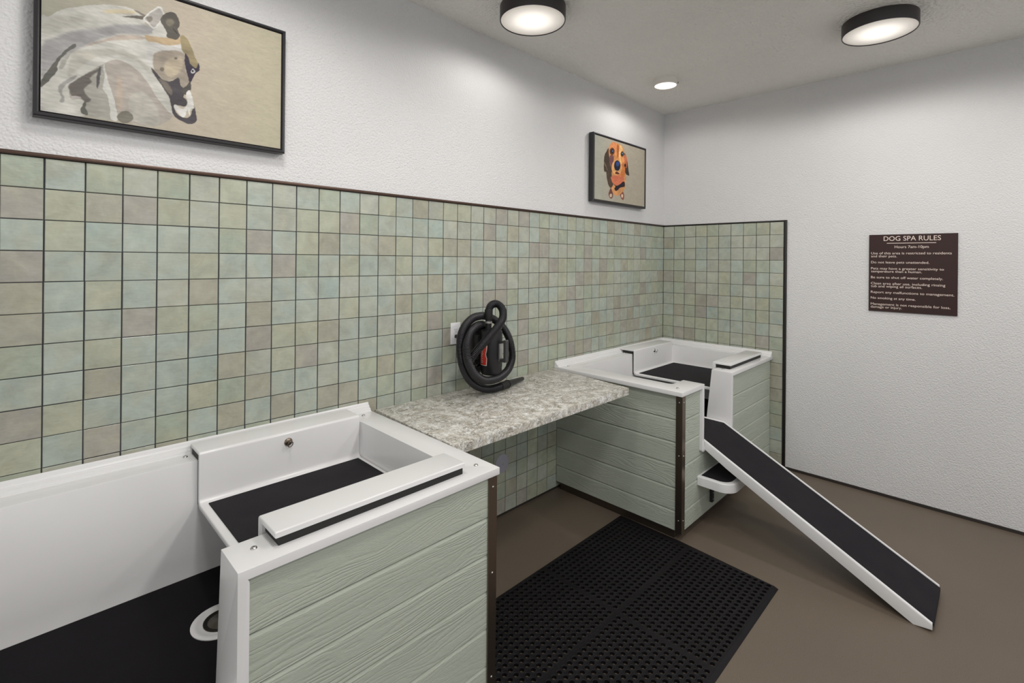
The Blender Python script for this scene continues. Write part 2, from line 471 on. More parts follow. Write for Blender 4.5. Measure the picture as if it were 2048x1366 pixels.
# ------------------------------------------------------------------ drawn shapes (metres)
DOG_WHITE=[
([(-4.25,2.395),(-4.23,2.42),(-4.198,2.454),(-4.152,2.482),(-4.093,2.51),(-4.043,2.523),(-4.009,2.524),(-3.98,2.515),(-3.969,2.51),(-3.977,2.484),(-3.952,2.476),(-3.941,2.473),(-3.91,2.466),(-3.876,2.46),(-3.864,2.45),(-3.852,2.409),(-3.866,2.37),(-3.921,2.333),(-3.957,2.325),(-3.945,2.303),(-3.92,2.266),(-3.897,2.23),(-3.891,2.197),(-3.885,2.17),(-3.908,2.187),(-3.936,2.221),(-3.962,2.265),(-3.989,2.301),(-4.023,2.324),(-4.054,2.33),(-4.089,2.308),(-4.118,2.278),(-4.173,2.216),(-4.18,2.193),(-4.173,2.163),(-4.15,2.17),(-4.14,2.156),(-4.15,2.133),(-4.135,2.117),(-4.248,2.111)],(203,201,193),0.0003),
([(-4.245,2.325),(-4.208,2.361),(-4.17,2.392),(-4.104,2.424),(-4.055,2.454),(-3.977,2.479),(-3.952,2.476),(-3.949,2.463),(-3.976,2.444),(-4.042,2.426),(-4.092,2.393),(-4.128,2.363),(-4.163,2.327),(-4.196,2.292),(-4.229,2.247),(-4.246,2.221)],(164,162,161),0.0067),
([(-4.243,2.391),(-4.197,2.435),(-4.17,2.447),(-4.138,2.453),(-4.152,2.414),(-4.197,2.386),(-4.239,2.351)],(190,188,178),0.0076),
([(-4.137,2.357),(-4.104,2.38),(-4.067,2.408),(-4.029,2.427),(-3.982,2.436),(-3.979,2.427),(-4.054,2.399),(-4.092,2.381),(-4.128,2.356)],(184,172,160),0.0031),
([(-4.092,2.49),(-4.055,2.508),(-4.009,2.519),(-4.004,2.511),(-4.055,2.492),(-4.09,2.483)],(208,196,168),0.0037),
([(-4.042,2.488),(-3.98,2.511),(-3.974,2.505),(-3.982,2.498),(-4.003,2.494)],(112,106,98),0.0009),
([(-4.009,2.524),(-3.977,2.517),(-3.973,2.512),(-3.99,2.512)],(130,124,114),0.0009),
([(-4.169,2.325),(-4.123,2.345),(-4.064,2.365),(-4.016,2.366),(-3.981,2.343),(-3.959,2.323),(-3.975,2.318),(-4.002,2.343),(-4.054,2.347),(-4.118,2.316),(-4.169,2.251),(-4.178,2.233),(-4.183,2.254)],(188,185,174),0.0043),
([(-4.089,2.305),(-4.054,2.33),(-4.023,2.324),(-3.989,2.301),(-3.962,2.265),(-3.936,2.221),(-3.908,2.187),(-3.891,2.163),(-3.947,2.117),(-4.052,2.122),(-4.058,2.169),(-4.071,2.214),(-4.081,2.26)],(176,168,159),0.0012),
([(-4.017,2.208),(-4.001,2.228),(-3.975,2.232),(-3.939,2.186),(-3.933,2.125),(-4.001,2.123),(-4.022,2.168)],(184,180,170),0.0043),
([(-4.053,2.277),(-4.041,2.254),(-4.038,2.206),(-4.042,2.157),(-4.053,2.161),(-4.056,2.218)],(184,170,156),0.0024),
([(-4.173,2.216),(-4.091,2.304),(-4.086,2.287),(-4.078,2.228),(-4.065,2.174),(-4.051,2.119),(-4.135,2.117),(-4.15,2.133),(-4.139,2.157),(-4.15,2.17),(-4.173,2.163),(-4.18,2.193)],(172,169,160),0.0006),
([(-4.178,2.212),(-4.136,2.257),(-4.098,2.291),(-4.103,2.279),(-4.127,2.247),(-4.122,2.233),(-4.141,2.209),(-4.136,2.186),(-4.124,2.173),(-4.136,2.161),(-4.15,2.173),(-4.159,2.177),(-4.173,2.175),(-4.179,2.193)],(112,106,101),0.0027),
([(-4.174,2.173),(-4.157,2.177),(-4.15,2.173),(-4.168,2.165)],(188,180,176),0.0009),
([(-4.098,2.291),(-4.102,2.238),(-4.107,2.215),(-4.11,2.242),(-4.105,2.281)],(96,94,95),0.0009),
([(-4.09,2.305),(-4.085,2.281),(-4.076,2.239),(-4.065,2.203),(-4.058,2.169),(-4.051,2.119),(-4.07,2.118),(-4.073,2.156),(-4.08,2.196),(-4.093,2.221),(-4.088,2.258),(-4.092,2.291)],(208,207,200),0.0006),
([(-4.15,2.136),(-4.139,2.163),(-4.135,2.158),(-4.138,2.141),(-4.132,2.129),(-4.132,2.117),(-4.145,2.121)],(106,106,98),0.0009),
([(-4.203,2.203),(-4.169,2.242),(-4.16,2.241),(-4.191,2.202),(-4.196,2.18),(-4.191,2.163),(-4.193,2.147),(-4.202,2.148),(-4.199,2.164),(-4.205,2.184)],(160,159,154),0.0021),
([(-4.008,2.138),(-4.01,2.128),(-4.016,2.119),(-4.025,2.113),(-4.036,2.111),(-4.045,2.113),(-4.051,2.12),(-4.053,2.128),(-4.051,2.138),(-4.045,2.147),(-4.036,2.153),(-4.026,2.155),(-4.017,2.153),(-4.01,2.147)],(124,120,109),0.0012),
([(-4.246,2.209),(-4.222,2.262),(-4.205,2.296),(-4.185,2.329),(-4.167,2.35),(-4.162,2.347),(-4.165,2.339),(-4.181,2.321),(-4.199,2.292),(-4.209,2.267),(-4.208,2.252),(-4.223,2.221),(-4.246,2.185)],(104,103,97),0.0009),
([(-4.196,2.289),(-4.165,2.332),(-4.178,2.31),(-4.194,2.263),(-4.205,2.258)],(170,168,160),0.0021),
([(-3.976,2.391),(-3.968,2.414),(-3.941,2.429),(-3.893,2.434),(-3.864,2.447),(-3.867,2.418),(-3.907,2.409),(-3.943,2.394),(-3.957,2.37),(-3.957,2.333),(-3.97,2.353)],(207,205,200),0.0015),
([(-3.976,2.444),(-3.952,2.446),(-3.91,2.456),(-3.864,2.474),(-3.852,2.478),(-3.864,2.447),(-3.913,2.426),(-3.941,2.427),(-3.968,2.424)],(188,166,134),0.0027),
([(-3.867,2.477),(-3.852,2.478),(-3.837,2.459),(-3.822,2.418),(-3.806,2.38),(-3.821,2.368),(-3.837,2.382),(-3.852,2.409),(-3.864,2.433)],(152,139,108),0.0018),
([(-3.951,2.372),(-3.938,2.393),(-3.907,2.409),(-3.864,2.417),(-3.849,2.396),(-3.851,2.353),(-3.835,2.308),(-3.857,2.278),(-3.875,2.312),(-3.909,2.292),(-3.929,2.307),(-3.948,2.326)],(162,152,138),0.0027),
([(-3.915,2.362),(-3.878,2.394),(-3.858,2.39),(-3.863,2.35),(-3.892,2.311),(-3.915,2.321)],(188,175,153),0.0049),
([(-3.875,2.389),(-3.876,2.387),(-3.877,2.385),(-3.88,2.384),(-3.882,2.383),(-3.885,2.383),(-3.886,2.384),(-3.887,2.386),(-3.886,2.388),(-3.885,2.39),(-3.882,2.391),(-3.88,2.392),(-3.877,2.392),(-3.876,2.391)],(120,114,102),0.0009),
([(-3.916,2.335),(-3.917,2.332),(-3.919,2.329),(-3.922,2.327),(-3.925,2.326),(-3.928,2.327),(-3.93,2.329),(-3.931,2.331),(-3.93,2.334),(-3.928,2.337),(-3.925,2.339),(-3.922,2.34),(-3.919,2.34),(-3.917,2.338)],(118,110,96),0.0012),
([(-3.957,2.33),(-3.94,2.314),(-3.92,2.296),(-3.898,2.295),(-3.872,2.316),(-3.866,2.29),(-3.851,2.276),(-3.856,2.247),(-3.844,2.236),(-3.85,2.213),(-3.88,2.21),(-3.885,2.195),(-3.873,2.177),(-3.85,2.168),(-3.832,2.182),(-3.822,2.22),(-3.812,2.18),(-3.816,2.157),(-3.835,2.148),(-3.862,2.154),(-3.886,2.17),(-3.894,2.2),(-3.9,2.23),(-3.92,2.266),(-3.945,2.303)],(78,74,77),0.0012),
([(-3.934,2.296),(-3.909,2.289),(-3.891,2.259),(-3.897,2.244),(-3.92,2.272)],(120,112,104),0.0037),
([(-3.852,2.414),(-3.84,2.398),(-3.834,2.379),(-3.815,2.368),(-3.808,2.39),(-3.803,2.365),(-3.815,2.352),(-3.827,2.324),(-3.836,2.308),(-3.845,2.341),(-3.852,2.374)],(62,55,68),0.0009),
([(-3.833,2.349),(-3.827,2.363),(-3.818,2.355),(-3.827,2.344)],(205,205,205),0.0003),
([(-3.824,2.355),(-3.824,2.353),(-3.825,2.351),(-3.826,2.35),(-3.827,2.35),(-3.829,2.35),(-3.829,2.352),(-3.83,2.353),(-3.83,2.355),(-3.829,2.357),(-3.827,2.358),(-3.826,2.358),(-3.825,2.358),(-3.824,2.357)],(50,44,50),0.0003),
([(-3.863,2.273),(-3.845,2.295),(-3.833,2.312),(-3.833,2.277),(-3.848,2.256),(-3.859,2.264)],(84,80,76),0.0009),
([(-3.849,2.256),(-3.836,2.278),(-3.826,2.247),(-3.821,2.213),(-3.832,2.207),(-3.835,2.18),(-3.843,2.201),(-3.853,2.169),(-3.871,2.181),(-3.887,2.202),(-3.88,2.212),(-3.859,2.201),(-3.85,2.21),(-3.841,2.233)],(218,216,210),0.0006),
([(-3.98,2.507),(-3.936,2.562),(-3.919,2.547),(-3.92,2.526),(-3.928,2.509),(-3.94,2.484),(-3.952,2.475),(-3.968,2.486)],(212,210,204),0.0006),
([(-3.975,2.506),(-3.938,2.553),(-3.924,2.542),(-3.924,2.526),(-3.933,2.509),(-3.943,2.488),(-3.952,2.481),(-3.964,2.492)],(170,166,160),0.0012),
([(-3.973,2.509),(-3.958,2.517),(-3.955,2.505),(-3.963,2.494)],(128,122,114),0.0024),
([(-3.93,2.509),(-3.922,2.493),(-3.91,2.477),(-3.912,2.458),(-3.941,2.452),(-3.955,2.463),(-3.941,2.483)],(202,199,192),0.0012),
([(-3.93,2.51),(-3.923,2.535),(-3.902,2.554),(-3.885,2.554),(-3.873,2.537),(-3.871,2.514),(-3.876,2.495),(-3.869,2.476),(-3.879,2.459),(-3.893,2.456),(-3.911,2.458),(-3.91,2.476),(-3.922,2.495)],(92,88,81),0.0006),
([(-3.888,2.52),(-3.889,2.514),(-3.893,2.508),(-3.898,2.504),(-3.903,2.502),(-3.909,2.503),(-3.912,2.506),(-3.913,2.511),(-3.912,2.517),(-3.909,2.523),(-3.904,2.527),(-3.898,2.529),(-3.893,2.529),(-3.889,2.525)],(124,118,104),0.0043),
([(-3.893,2.499),(-3.876,2.481),(-3.872,2.477),(-3.885,2.485)],(60,56,54),0.0009),
]
DOG_BROWN=[
([(-0.988,2.529),(-1.025,2.499),(-1.052,2.454),(-1.054,2.347),(-1.02,2.337),(-1.0,2.28),(-0.962,2.222),(-0.93,2.265),(-0.939,2.358),(-0.974,2.419)],(70,58,46),0.0006),
([(-1.047,2.413),(-0.998,2.35),(-1.006,2.354),(-1.047,2.399)],(130,110,90),0.0006),
([(-0.986,2.175),(-0.954,2.222),(-0.926,2.181),(-0.926,2.153),(-0.953,2.134),(-0.978,2.147)],(104,66,58),0.0006),
([(-0.938,2.162),(-0.939,2.155),(-0.944,2.149),(-0.951,2.146),(-0.958,2.145),(-0.965,2.147),(-0.97,2.152),(-0.971,2.158),(-0.97,2.165),(-0.965,2.171),(-0.959,2.174),(-0.951,2.175),(-0.944,2.173),(-0.94,2.168)],(208,182,160),0.0012),
([(-0.823,2.187),(-0.782,2.213),(-0.76,2.183),(-0.761,2.159),(-0.775,2.139),(-0.807,2.154)],(120,72,58),0.0006),
([(-0.774,2.175),(-0.775,2.168),(-0.78,2.162),(-0.786,2.158),(-0.793,2.158),(-0.799,2.16),(-0.804,2.165),(-0.806,2.171),(-0.804,2.178),(-0.8,2.184),(-0.794,2.188),(-0.786,2.188),(-0.78,2.186),(-0.775,2.181)],(205,170,148),0.0012),
([(-0.971,2.26),(-0.939,2.358),(-0.784,2.379),(-0.735,2.352),(-0.736,2.298),(-0.753,2.237),(-0.816,2.185),(-0.881,2.164),(-0.92,2.179),(-0.954,2.225)],(202,144,94),0.0006),
([(-1.02,2.338),(-0.956,2.356),(-0.938,2.274),(-0.921,2.257),(-0.954,2.22),(-0.996,2.248)],(76,62,50),0.0018),
([(-0.935,2.592),(-0.849,2.593),(-0.797,2.58),(-0.768,2.551),(-0.75,2.481),(-0.74,2.385),(-0.766,2.348),(-0.819,2.336),(-0.914,2.333),(-0.944,2.362),(-0.957,2.421),(-0.983,2.469),(-0.991,2.528),(-0.968,2.565)],(206,140,84),0.0006),
([(-0.96,2.571),(-0.901,2.593),(-0.879,2.556),(-0.899,2.496),(-0.925,2.478),(-0.968,2.542)],(204,130,84),0.0049),
([(-0.867,2.587),(-0.84,2.563),(-0.848,2.5),(-0.869,2.477),(-0.875,2.543)],(170,92,48),0.0037),
([(-0.828,2.587),(-0.789,2.557),(-0.821,2.485),(-0.774,2.405),(-0.812,2.423),(-0.844,2.515)],(226,184,124),0.0031),
([(-0.968,2.481),(-0.92,2.479),(-0.924,2.426),(-0.946,2.376),(-0.978,2.437)],(112,72,74),0.0043),
([(-0.82,2.413),(-0.75,2.452),(-0.748,2.364),(-0.792,2.282),(-0.818,2.288)],(196,116,62),0.0055),
([(-0.955,2.309),(-0.854,2.336),(-0.784,2.331),(-0.763,2.304),(-0.835,2.26),(-0.895,2.248),(-0.93,2.265)],(196,110,80),0.0043),
([(-0.795,2.406),(-0.803,2.378),(-0.824,2.353),(-0.854,2.337),(-0.888,2.332),(-0.918,2.341),(-0.939,2.359),(-0.947,2.385),(-0.94,2.413),(-0.92,2.438),(-0.89,2.454),(-0.856,2.459),(-0.825,2.452),(-0.804,2.433)],(216,160,104),0.0037),
([(-0.907,2.521),(-0.91,2.508),(-0.92,2.496),(-0.934,2.488),(-0.949,2.486),(-0.964,2.489),(-0.973,2.498),(-0.977,2.51),(-0.974,2.523),(-0.964,2.534),(-0.95,2.542),(-0.935,2.545),(-0.92,2.542),(-0.91,2.533)],(92,56,38),0.0025),
([(-0.919,2.521),(-0.92,2.514),(-0.926,2.508),(-0.934,2.503),(-0.943,2.502),(-0.951,2.503),(-0.957,2.508),(-0.959,2.514),(-0.957,2.521),(-0.951,2.527),(-0.943,2.531),(-0.934,2.533),(-0.926,2.531),(-0.921,2.527)],(28,28,44),0.0012),
([(-0.927,2.521),(-0.928,2.519),(-0.929,2.517),(-0.932,2.516),(-0.935,2.515),(-0.938,2.516),(-0.94,2.517),(-0.94,2.519),(-0.94,2.521),(-0.938,2.523),(-0.935,2.524),(-0.932,2.525),(-0.93,2.524),(-0.928,2.523)],(120,140,190),0.0012),
([(-0.769,2.522),(-0.771,2.511),(-0.778,2.502),(-0.788,2.496),(-0.799,2.494),(-0.809,2.497),(-0.816,2.504),(-0.818,2.514),(-0.816,2.524),(-0.809,2.533),(-0.8,2.539),(-0.789,2.541),(-0.779,2.538),(-0.772,2.531)],(104,66,42),0.0018),
([(-0.777,2.521),(-0.779,2.514),(-0.783,2.508),(-0.79,2.504),(-0.797,2.503),(-0.804,2.505),(-0.809,2.51),(-0.811,2.516),(-0.809,2.523),(-0.804,2.529),(-0.798,2.533),(-0.79,2.534),(-0.784,2.532),(-0.779,2.528)],(30,34,48),0.0012),
([(-0.785,2.523),(-0.786,2.52),(-0.788,2.518),(-0.79,2.516),(-0.794,2.516),(-0.796,2.517),(-0.798,2.518),(-0.799,2.521),(-0.798,2.523),(-0.797,2.526),(-0.794,2.527),(-0.791,2.528),(-0.788,2.527),(-0.786,2.525)],(140,170,200),0.0012),
([(-0.819,2.419),(-0.824,2.399),(-0.837,2.382),(-0.855,2.372),(-0.876,2.369),(-0.895,2.374),(-0.908,2.387),(-0.912,2.405),(-0.908,2.424),(-0.896,2.441),(-0.877,2.452),(-0.857,2.455),(-0.838,2.45),(-0.824,2.437)],(30,32,50),0.0012),
([(-0.836,2.43),(-0.839,2.42),(-0.846,2.412),(-0.856,2.407),(-0.868,2.405),(-0.878,2.408),(-0.885,2.414),(-0.888,2.422),(-0.886,2.431),(-0.879,2.439),(-0.868,2.444),(-0.857,2.446),(-0.846,2.444),(-0.839,2.438)],(54,74,132),0.0062),
([(-0.899,2.344),(-0.872,2.363),(-0.83,2.348),(-0.863,2.341)],(88,38,32),0.0012),
([(-0.931,2.258),(-0.87,2.248),(-0.818,2.269),(-0.772,2.294),(-0.752,2.286),(-0.754,2.254),(-0.817,2.238),(-0.877,2.204),(-0.905,2.221),(-0.891,2.241)],(34,28,38),0.0006),
([(-0.765,2.53),(-0.731,2.508),(-0.712,2.457),(-0.694,2.391),(-0.685,2.354),(-0.739,2.363),(-0.749,2.408),(-0.759,2.47)],(60,48,42),0.0006),
([(-0.76,2.516),(-0.727,2.504),(-0.719,2.451),(-0.729,2.411),(-0.754,2.432)],(190,108,78),0.0025),
([(-0.732,2.433),(-0.733,2.426),(-0.737,2.42),(-0.743,2.417),(-0.75,2.416),(-0.756,2.418),(-0.76,2.422),(-0.762,2.428),(-0.761,2.435),(-0.756,2.44),(-0.75,2.444),(-0.744,2.445),(-0.737,2.443),(-0.733,2.439)],(44,26,26),0.0012),
]
HOSE= [(-2.386, -0.17, 1.302), (-2.387, -0.17, 1.324), (-2.383, -0.171, 1.355), (-2.37, -0.173, 1.374), (-2.343, -0.18, 1.383), (-2.324, -0.195, 1.373), (-2.32, -0.215, 1.35), (-2.33, -0.232, 1.325), (-2.348, -0.245, 1.301), (-2.377, -0.255, 1.278), (-2.413, -0.262, 1.252), (-2.456, -0.265, 1.223), (-2.497, -0.266, 1.193), (-2.535, -0.266, 1.164), (-2.564, -0.255, 1.133), (-2.573, -0.235, 1.101), (-2.558, -0.195, 1.065), (-2.52, -0.15, 1.027), (-2.431, -0.09, 0.986), (-2.322, -0.055, 1.009), (-2.264, -0.045, 1.093), (-2.27, -0.05, 1.179), (-2.318, -0.075, 1.233), (-2.391, -0.115, 1.259), (-2.486, -0.17, 1.26), (-2.557, -0.21, 1.239), (-2.609, -0.245, 1.195), (-2.63, -0.267, 1.152), (-2.628, -0.275, 1.112), (-2.599, -0.265, 1.062), (-2.547, -0.25, 1.01), (-2.476, -0.24, 0.972), (-2.402, -0.235, 0.962), (-2.327, -0.22, 0.967), (-2.245, -0.19, 0.987), (-2.191, -0.165, 1.026), (-2.171, -0.15, 1.068), (-2.177, -0.14, 1.133), (-2.203, -0.135, 1.191), (-2.244, -0.13, 1.241), (-2.303, -0.125, 1.284), (-2.365, -0.125, 1.307), (-2.411, -0.13, 1.313), (-2.487, -0.15, 1.308), (-2.554, -0.17, 1.279), (-2.599, -0.19, 1.241), (-2.623, -0.205, 1.192), (-2.625, -0.21, 1.135), (-2.614, -0.21, 1.084), (-2.584, -0.2, 1.028), (-2.539, -0.19, 0.973), (-2.484, -0.185, 0.931), (-2.417, -0.188, 0.903), (-2.363, -0.195, 0.898), (-2.313, -0.2, 0.901)]
NOZZLE= [(-2.313, -0.2, 0.901), (-2.254, -0.19, 0.902), (-2.237, -0.187, 0.904), (-2.214, -0.183, 0.903), (-2.028, -0.105, 0.895)]

# ------------------------------------------------------------------ the room
S = 0.103
TOP = 1.962
CEIL = 3.02
def struct(o, kind='structure'):
    o['kind'] = kind
    return o
wall_left = struct(boxo('wall_left', M_WALL, None, -7.0, 0.12, 0.004, 0.12, 0.0, CEIL + .02))
wall_right = struct(boxo('wall_right', M_WALL, None, 0.004, 0.12, -5.5, 0.004, 0.018, CEIL + .02))
floor = struct(boxo('floor', M_FLOOR, None, -7.0, 0.12, -5.5, 0.12, -0.06, 0.0))
ceiling = struct(boxo('ceiling', M_CEIL, None, -7.0, 0.12, -5.5, 0.12, CEIL, CEIL + 0.08))
struct(boxo('baseboard_right', M_BASE, None, -0.004, 0.06, -5.5, -1.056, 0.0, 0.019))
struct(boxo('gap_shade_strip_left', M_BASE, None, -7.0, 0.0, -.0015, .004, 0.0, .0125))  # added strip, its dark colour paints the shaded gap below the tiles
struct(boxo('trim_1', M_BRONZE, None, -7.0, -0.001, -0.010, 0.004, TOP, TOP + 0.014, 0.002))
struct(boxo('trim_2', M_TRIM_DARK, None, -0.007, 0.004, -1.054, -0.001, TOP, TOP + 0.012, 0.002))
struct(boxo('trim_3', M_TRIM_DARK, None, -0.010, 0.004, -1.058, -1.040, 0.0, TOP + 0.012, 0.002))

SEEN = {'g': (142, 151, 133), 'G': (150, 152, 132), 'b': (147, 157, 149), 'B': (141, 156, 150), 'm': (155, 157, 146), 't': (139, 132, 126), 'T': (141, 136, 121)}
ROWS = ['gbgmgmGbmbgbmGbTmGGmmtmtbg', 'tGTtGmGbmGGtgbbBBmmbtbTmbT', 'bGBbbbgtbGTbmTGmGTTbmmbbtt', 'tbbbbGbbtgbGbbGbBbmmbmGmmm', 'TbGbmTbmbbBmbbmmTbmbbtmmmT',
        'TbbtGgbTbbmGbbTgbbbbttgbbb', 'gbGbbbbtGGTbbmmGtgmbbgbTmG', 'bbTbbBTmGtmbbbgmbtbGmbbtgm', 'tGbbbGgTbbmbgTgmbgbmTbgmbt', 'GbtbgbTbTbTTbgbmtbbgmbGtmb', 'gmtmTbbgmbbmTbbgmbgtbmbgTb']
LIT = 0.79
def tile_mesh(name, width, cols, first, horizontal, parent, rows=20):
    """cols: list of (start, end) distances from the room corner"""
    rnd = random.Random(5 if horizontal == 'x' else 11)
    V, F, Cc, Sh = [], [], [], []
    for ci, (a, b) in enumerate(cols):
        for r in range(rows):
            z1 = TOP - r * S; z0 = max(TOP - (r + 1) * S, 0.012)
            if z1 - z0 < 0.01: continue
            j = 42 - ci - 1 if horizontal == 'x' else 99
            if 0 <= j < 26 and r < len(ROWS): ch = ROWS[r][j]
            else: ch = rnd.choices('bmgGTtB', [30, 24, 15, 12, 9, 8, 4])[0]
            sc = np.array(SEEN[ch]) * .6 + np.array((147, 151, 141)) * .4
            col = np.array(srgb(*sc)) / LIT * rnd.uniform(0.94, 1.05)
            g = 0.0014 + rnd.uniform(0, .0009); g2 = 0.0014 + rnd.uniform(0, .0009); c = 0.0016
            p0, p1 = a + g, b - g2
            q0, q1 = z0 + rnd.uniform(.0009, .0016), z1 - rnd.uniform(.0009, .0016)
            d = [rnd.uniform(-.0005, .0009) for _ in range(4)]
            base = len(V)
            outer = [(p0, q0), (p1, q0), (p1, q1), (p0, q1)]
            inner = [(p0 + c, q0 + c), (p1 - c, q0 + c), (p1 - c, q1 - c), (p0 + c, q1 - c)]
            pts = [(s, z, 0.004) for s, z in outer] + [(s, z, -0.0012) for s, z in outer] + [(s, z, -0.0028 - d[k]) for k, (s, z) in enumerate(inner)]
            for s, z, dep in pts:
                V.append((-s, dep, z) if horizontal == 'x' else (dep, -s, z))
            fl = []
            for k in range(4):
                k2 = (k + 1) % 4
                fl.append((base + k, base + k2, base + 4 + k2, base + 4 + k))
                fl.append((base + 4 + k, base + 4 + k2, base + 8 + k2, base + 8 + k))
            fl.append((base + 8, base + 9, base + 10, base + 11))
            F += fl
            Cc += [tuple(min(x, .95) for x in col)] * 12
            sh = (rnd.uniform(-5, 5), rnd.uniform(-5, 5), rnd.uniform(-5, 5))
            Sh += [sh] * 12
    me = bpy.data.meshes.new(name)
    me.from_pydata(V, [], F)
    ca = me.color_attributes.new('tile_colour', 'FLOAT_COLOR', 'POINT')
    ca.data.foreach_set('color', np.array([(c[0], c[1], c[2], 1) for c in Cc], np.float32).ravel())
    sa = me.attributes.new('tile_shift', 'FLOAT_VECTOR', 'POINT')
    sa.data.foreach_set('vector', np.array(Sh, np.float32).ravel())
    bm = bmesh.new(); bm.from_mesh(me); bmesh.ops.recalc_face_normals(bm, faces=bm.faces[:]); bm.to_mesh(me); bm.free()
    me.materials.append(M_TILE)
    o = bpy.data.objects.new(name, me); COL.objects.link(o); o.parent = parent
    return o
LC = [(0.003, 1.128 * S)] + [((k + .128) * S, (k + 1.128) * S) for k in range(1, 66)]
RC = [(0.003, 1.039 * S)] + [((k + .039) * S, min((k + 1.039) * S, 1.0405)) for k in range(1, 10)]
tile_mesh('tile_panel', 0, LC, 0, 'x', wall_left)
tile_mesh('tile_panel', 0, RC, 0, 'y', wall_right)
boxo('grout_bed', M_GROUT, wall_left, -6.9, -0.0005, -0.0003, 0.006, 0.010, TOP)
boxo('grout_bed', M_GROUT, wall_right, -0.0003, 0.006, -1.041, -0.0005, 0.010, TOP)

# ------------------------------------------------------------------ siding planks
def plank_panel(name, parent, rects, axis, base, face, z_lines, seed):
    """rects: (a0, a1, z0, z1) regions along the wall; planks face -y (axis x) or +-x (axis y)"""
    bm = bmesh.new(); uvl = bm.loops.layers.uv.new('UVMap')
    rnd = random.Random(seed)
    d = face - base; sgn = 1 if d > 0 else -1; t = abs(d)
    for a0, a1, zr0, zr1 in rects:
        for zi, (z0, z1) in enumerate(z_lines):
            lo, hi = max(z0, zr0), min(z1, zr1)
            if hi - lo < 0.004: continue
            prof = [(0, lo), (t, lo), (t, hi - .015), (t * .8, hi - .009), (t * .7, hi - .005), (0, hi - .005)] if hi == z1 else [(0, lo), (t, lo), (t, hi), (0, hi)]
            if hi - lo < .03: prof = [(0, lo), (t, lo), (t, hi), (0, hi)]
            pts = [(base + sgn * q, z) for q, z in prof]
            u0, v0 = rnd.Random(1) if False else (random.Random(seed * 31 + zi).uniform(0, 9), random.Random(seed * 17 + zi).uniform(0, 9))
            if axis == 'x': fs = prism(bm, pts, 'x', a0, a1)
            else:
                A = [bm.verts.new((p[0], a0, p[1])) for p in pts]; B = [bm.verts.new((p[0], a1, p[1])) for p in pts]
                n = len(pts); fs = [bm.faces.new(A[::-1]), bm.faces.new(B)]
                for i in range(n): fs.append(bm.faces.new((A[i], A[(i + 1) % n], B[(i + 1) % n], B[i])))
            for f in fs:
                for l in f.loops:
                    u = l.vert.co.x if axis == 'x' else l.vert.co.y
                    l[uvl].uv = (u + u0, l.vert.co.z + v0)
    return put(name, bm, M_SIDING, parent)

ZL = [(0.055, .172), (.172, .306), (.306, .440), (.440, .574), (.574, .708), (.708, .853)]
RZ, RB = 0.880, 0.855      # rim top and underside
DF = -0.962                # rim front

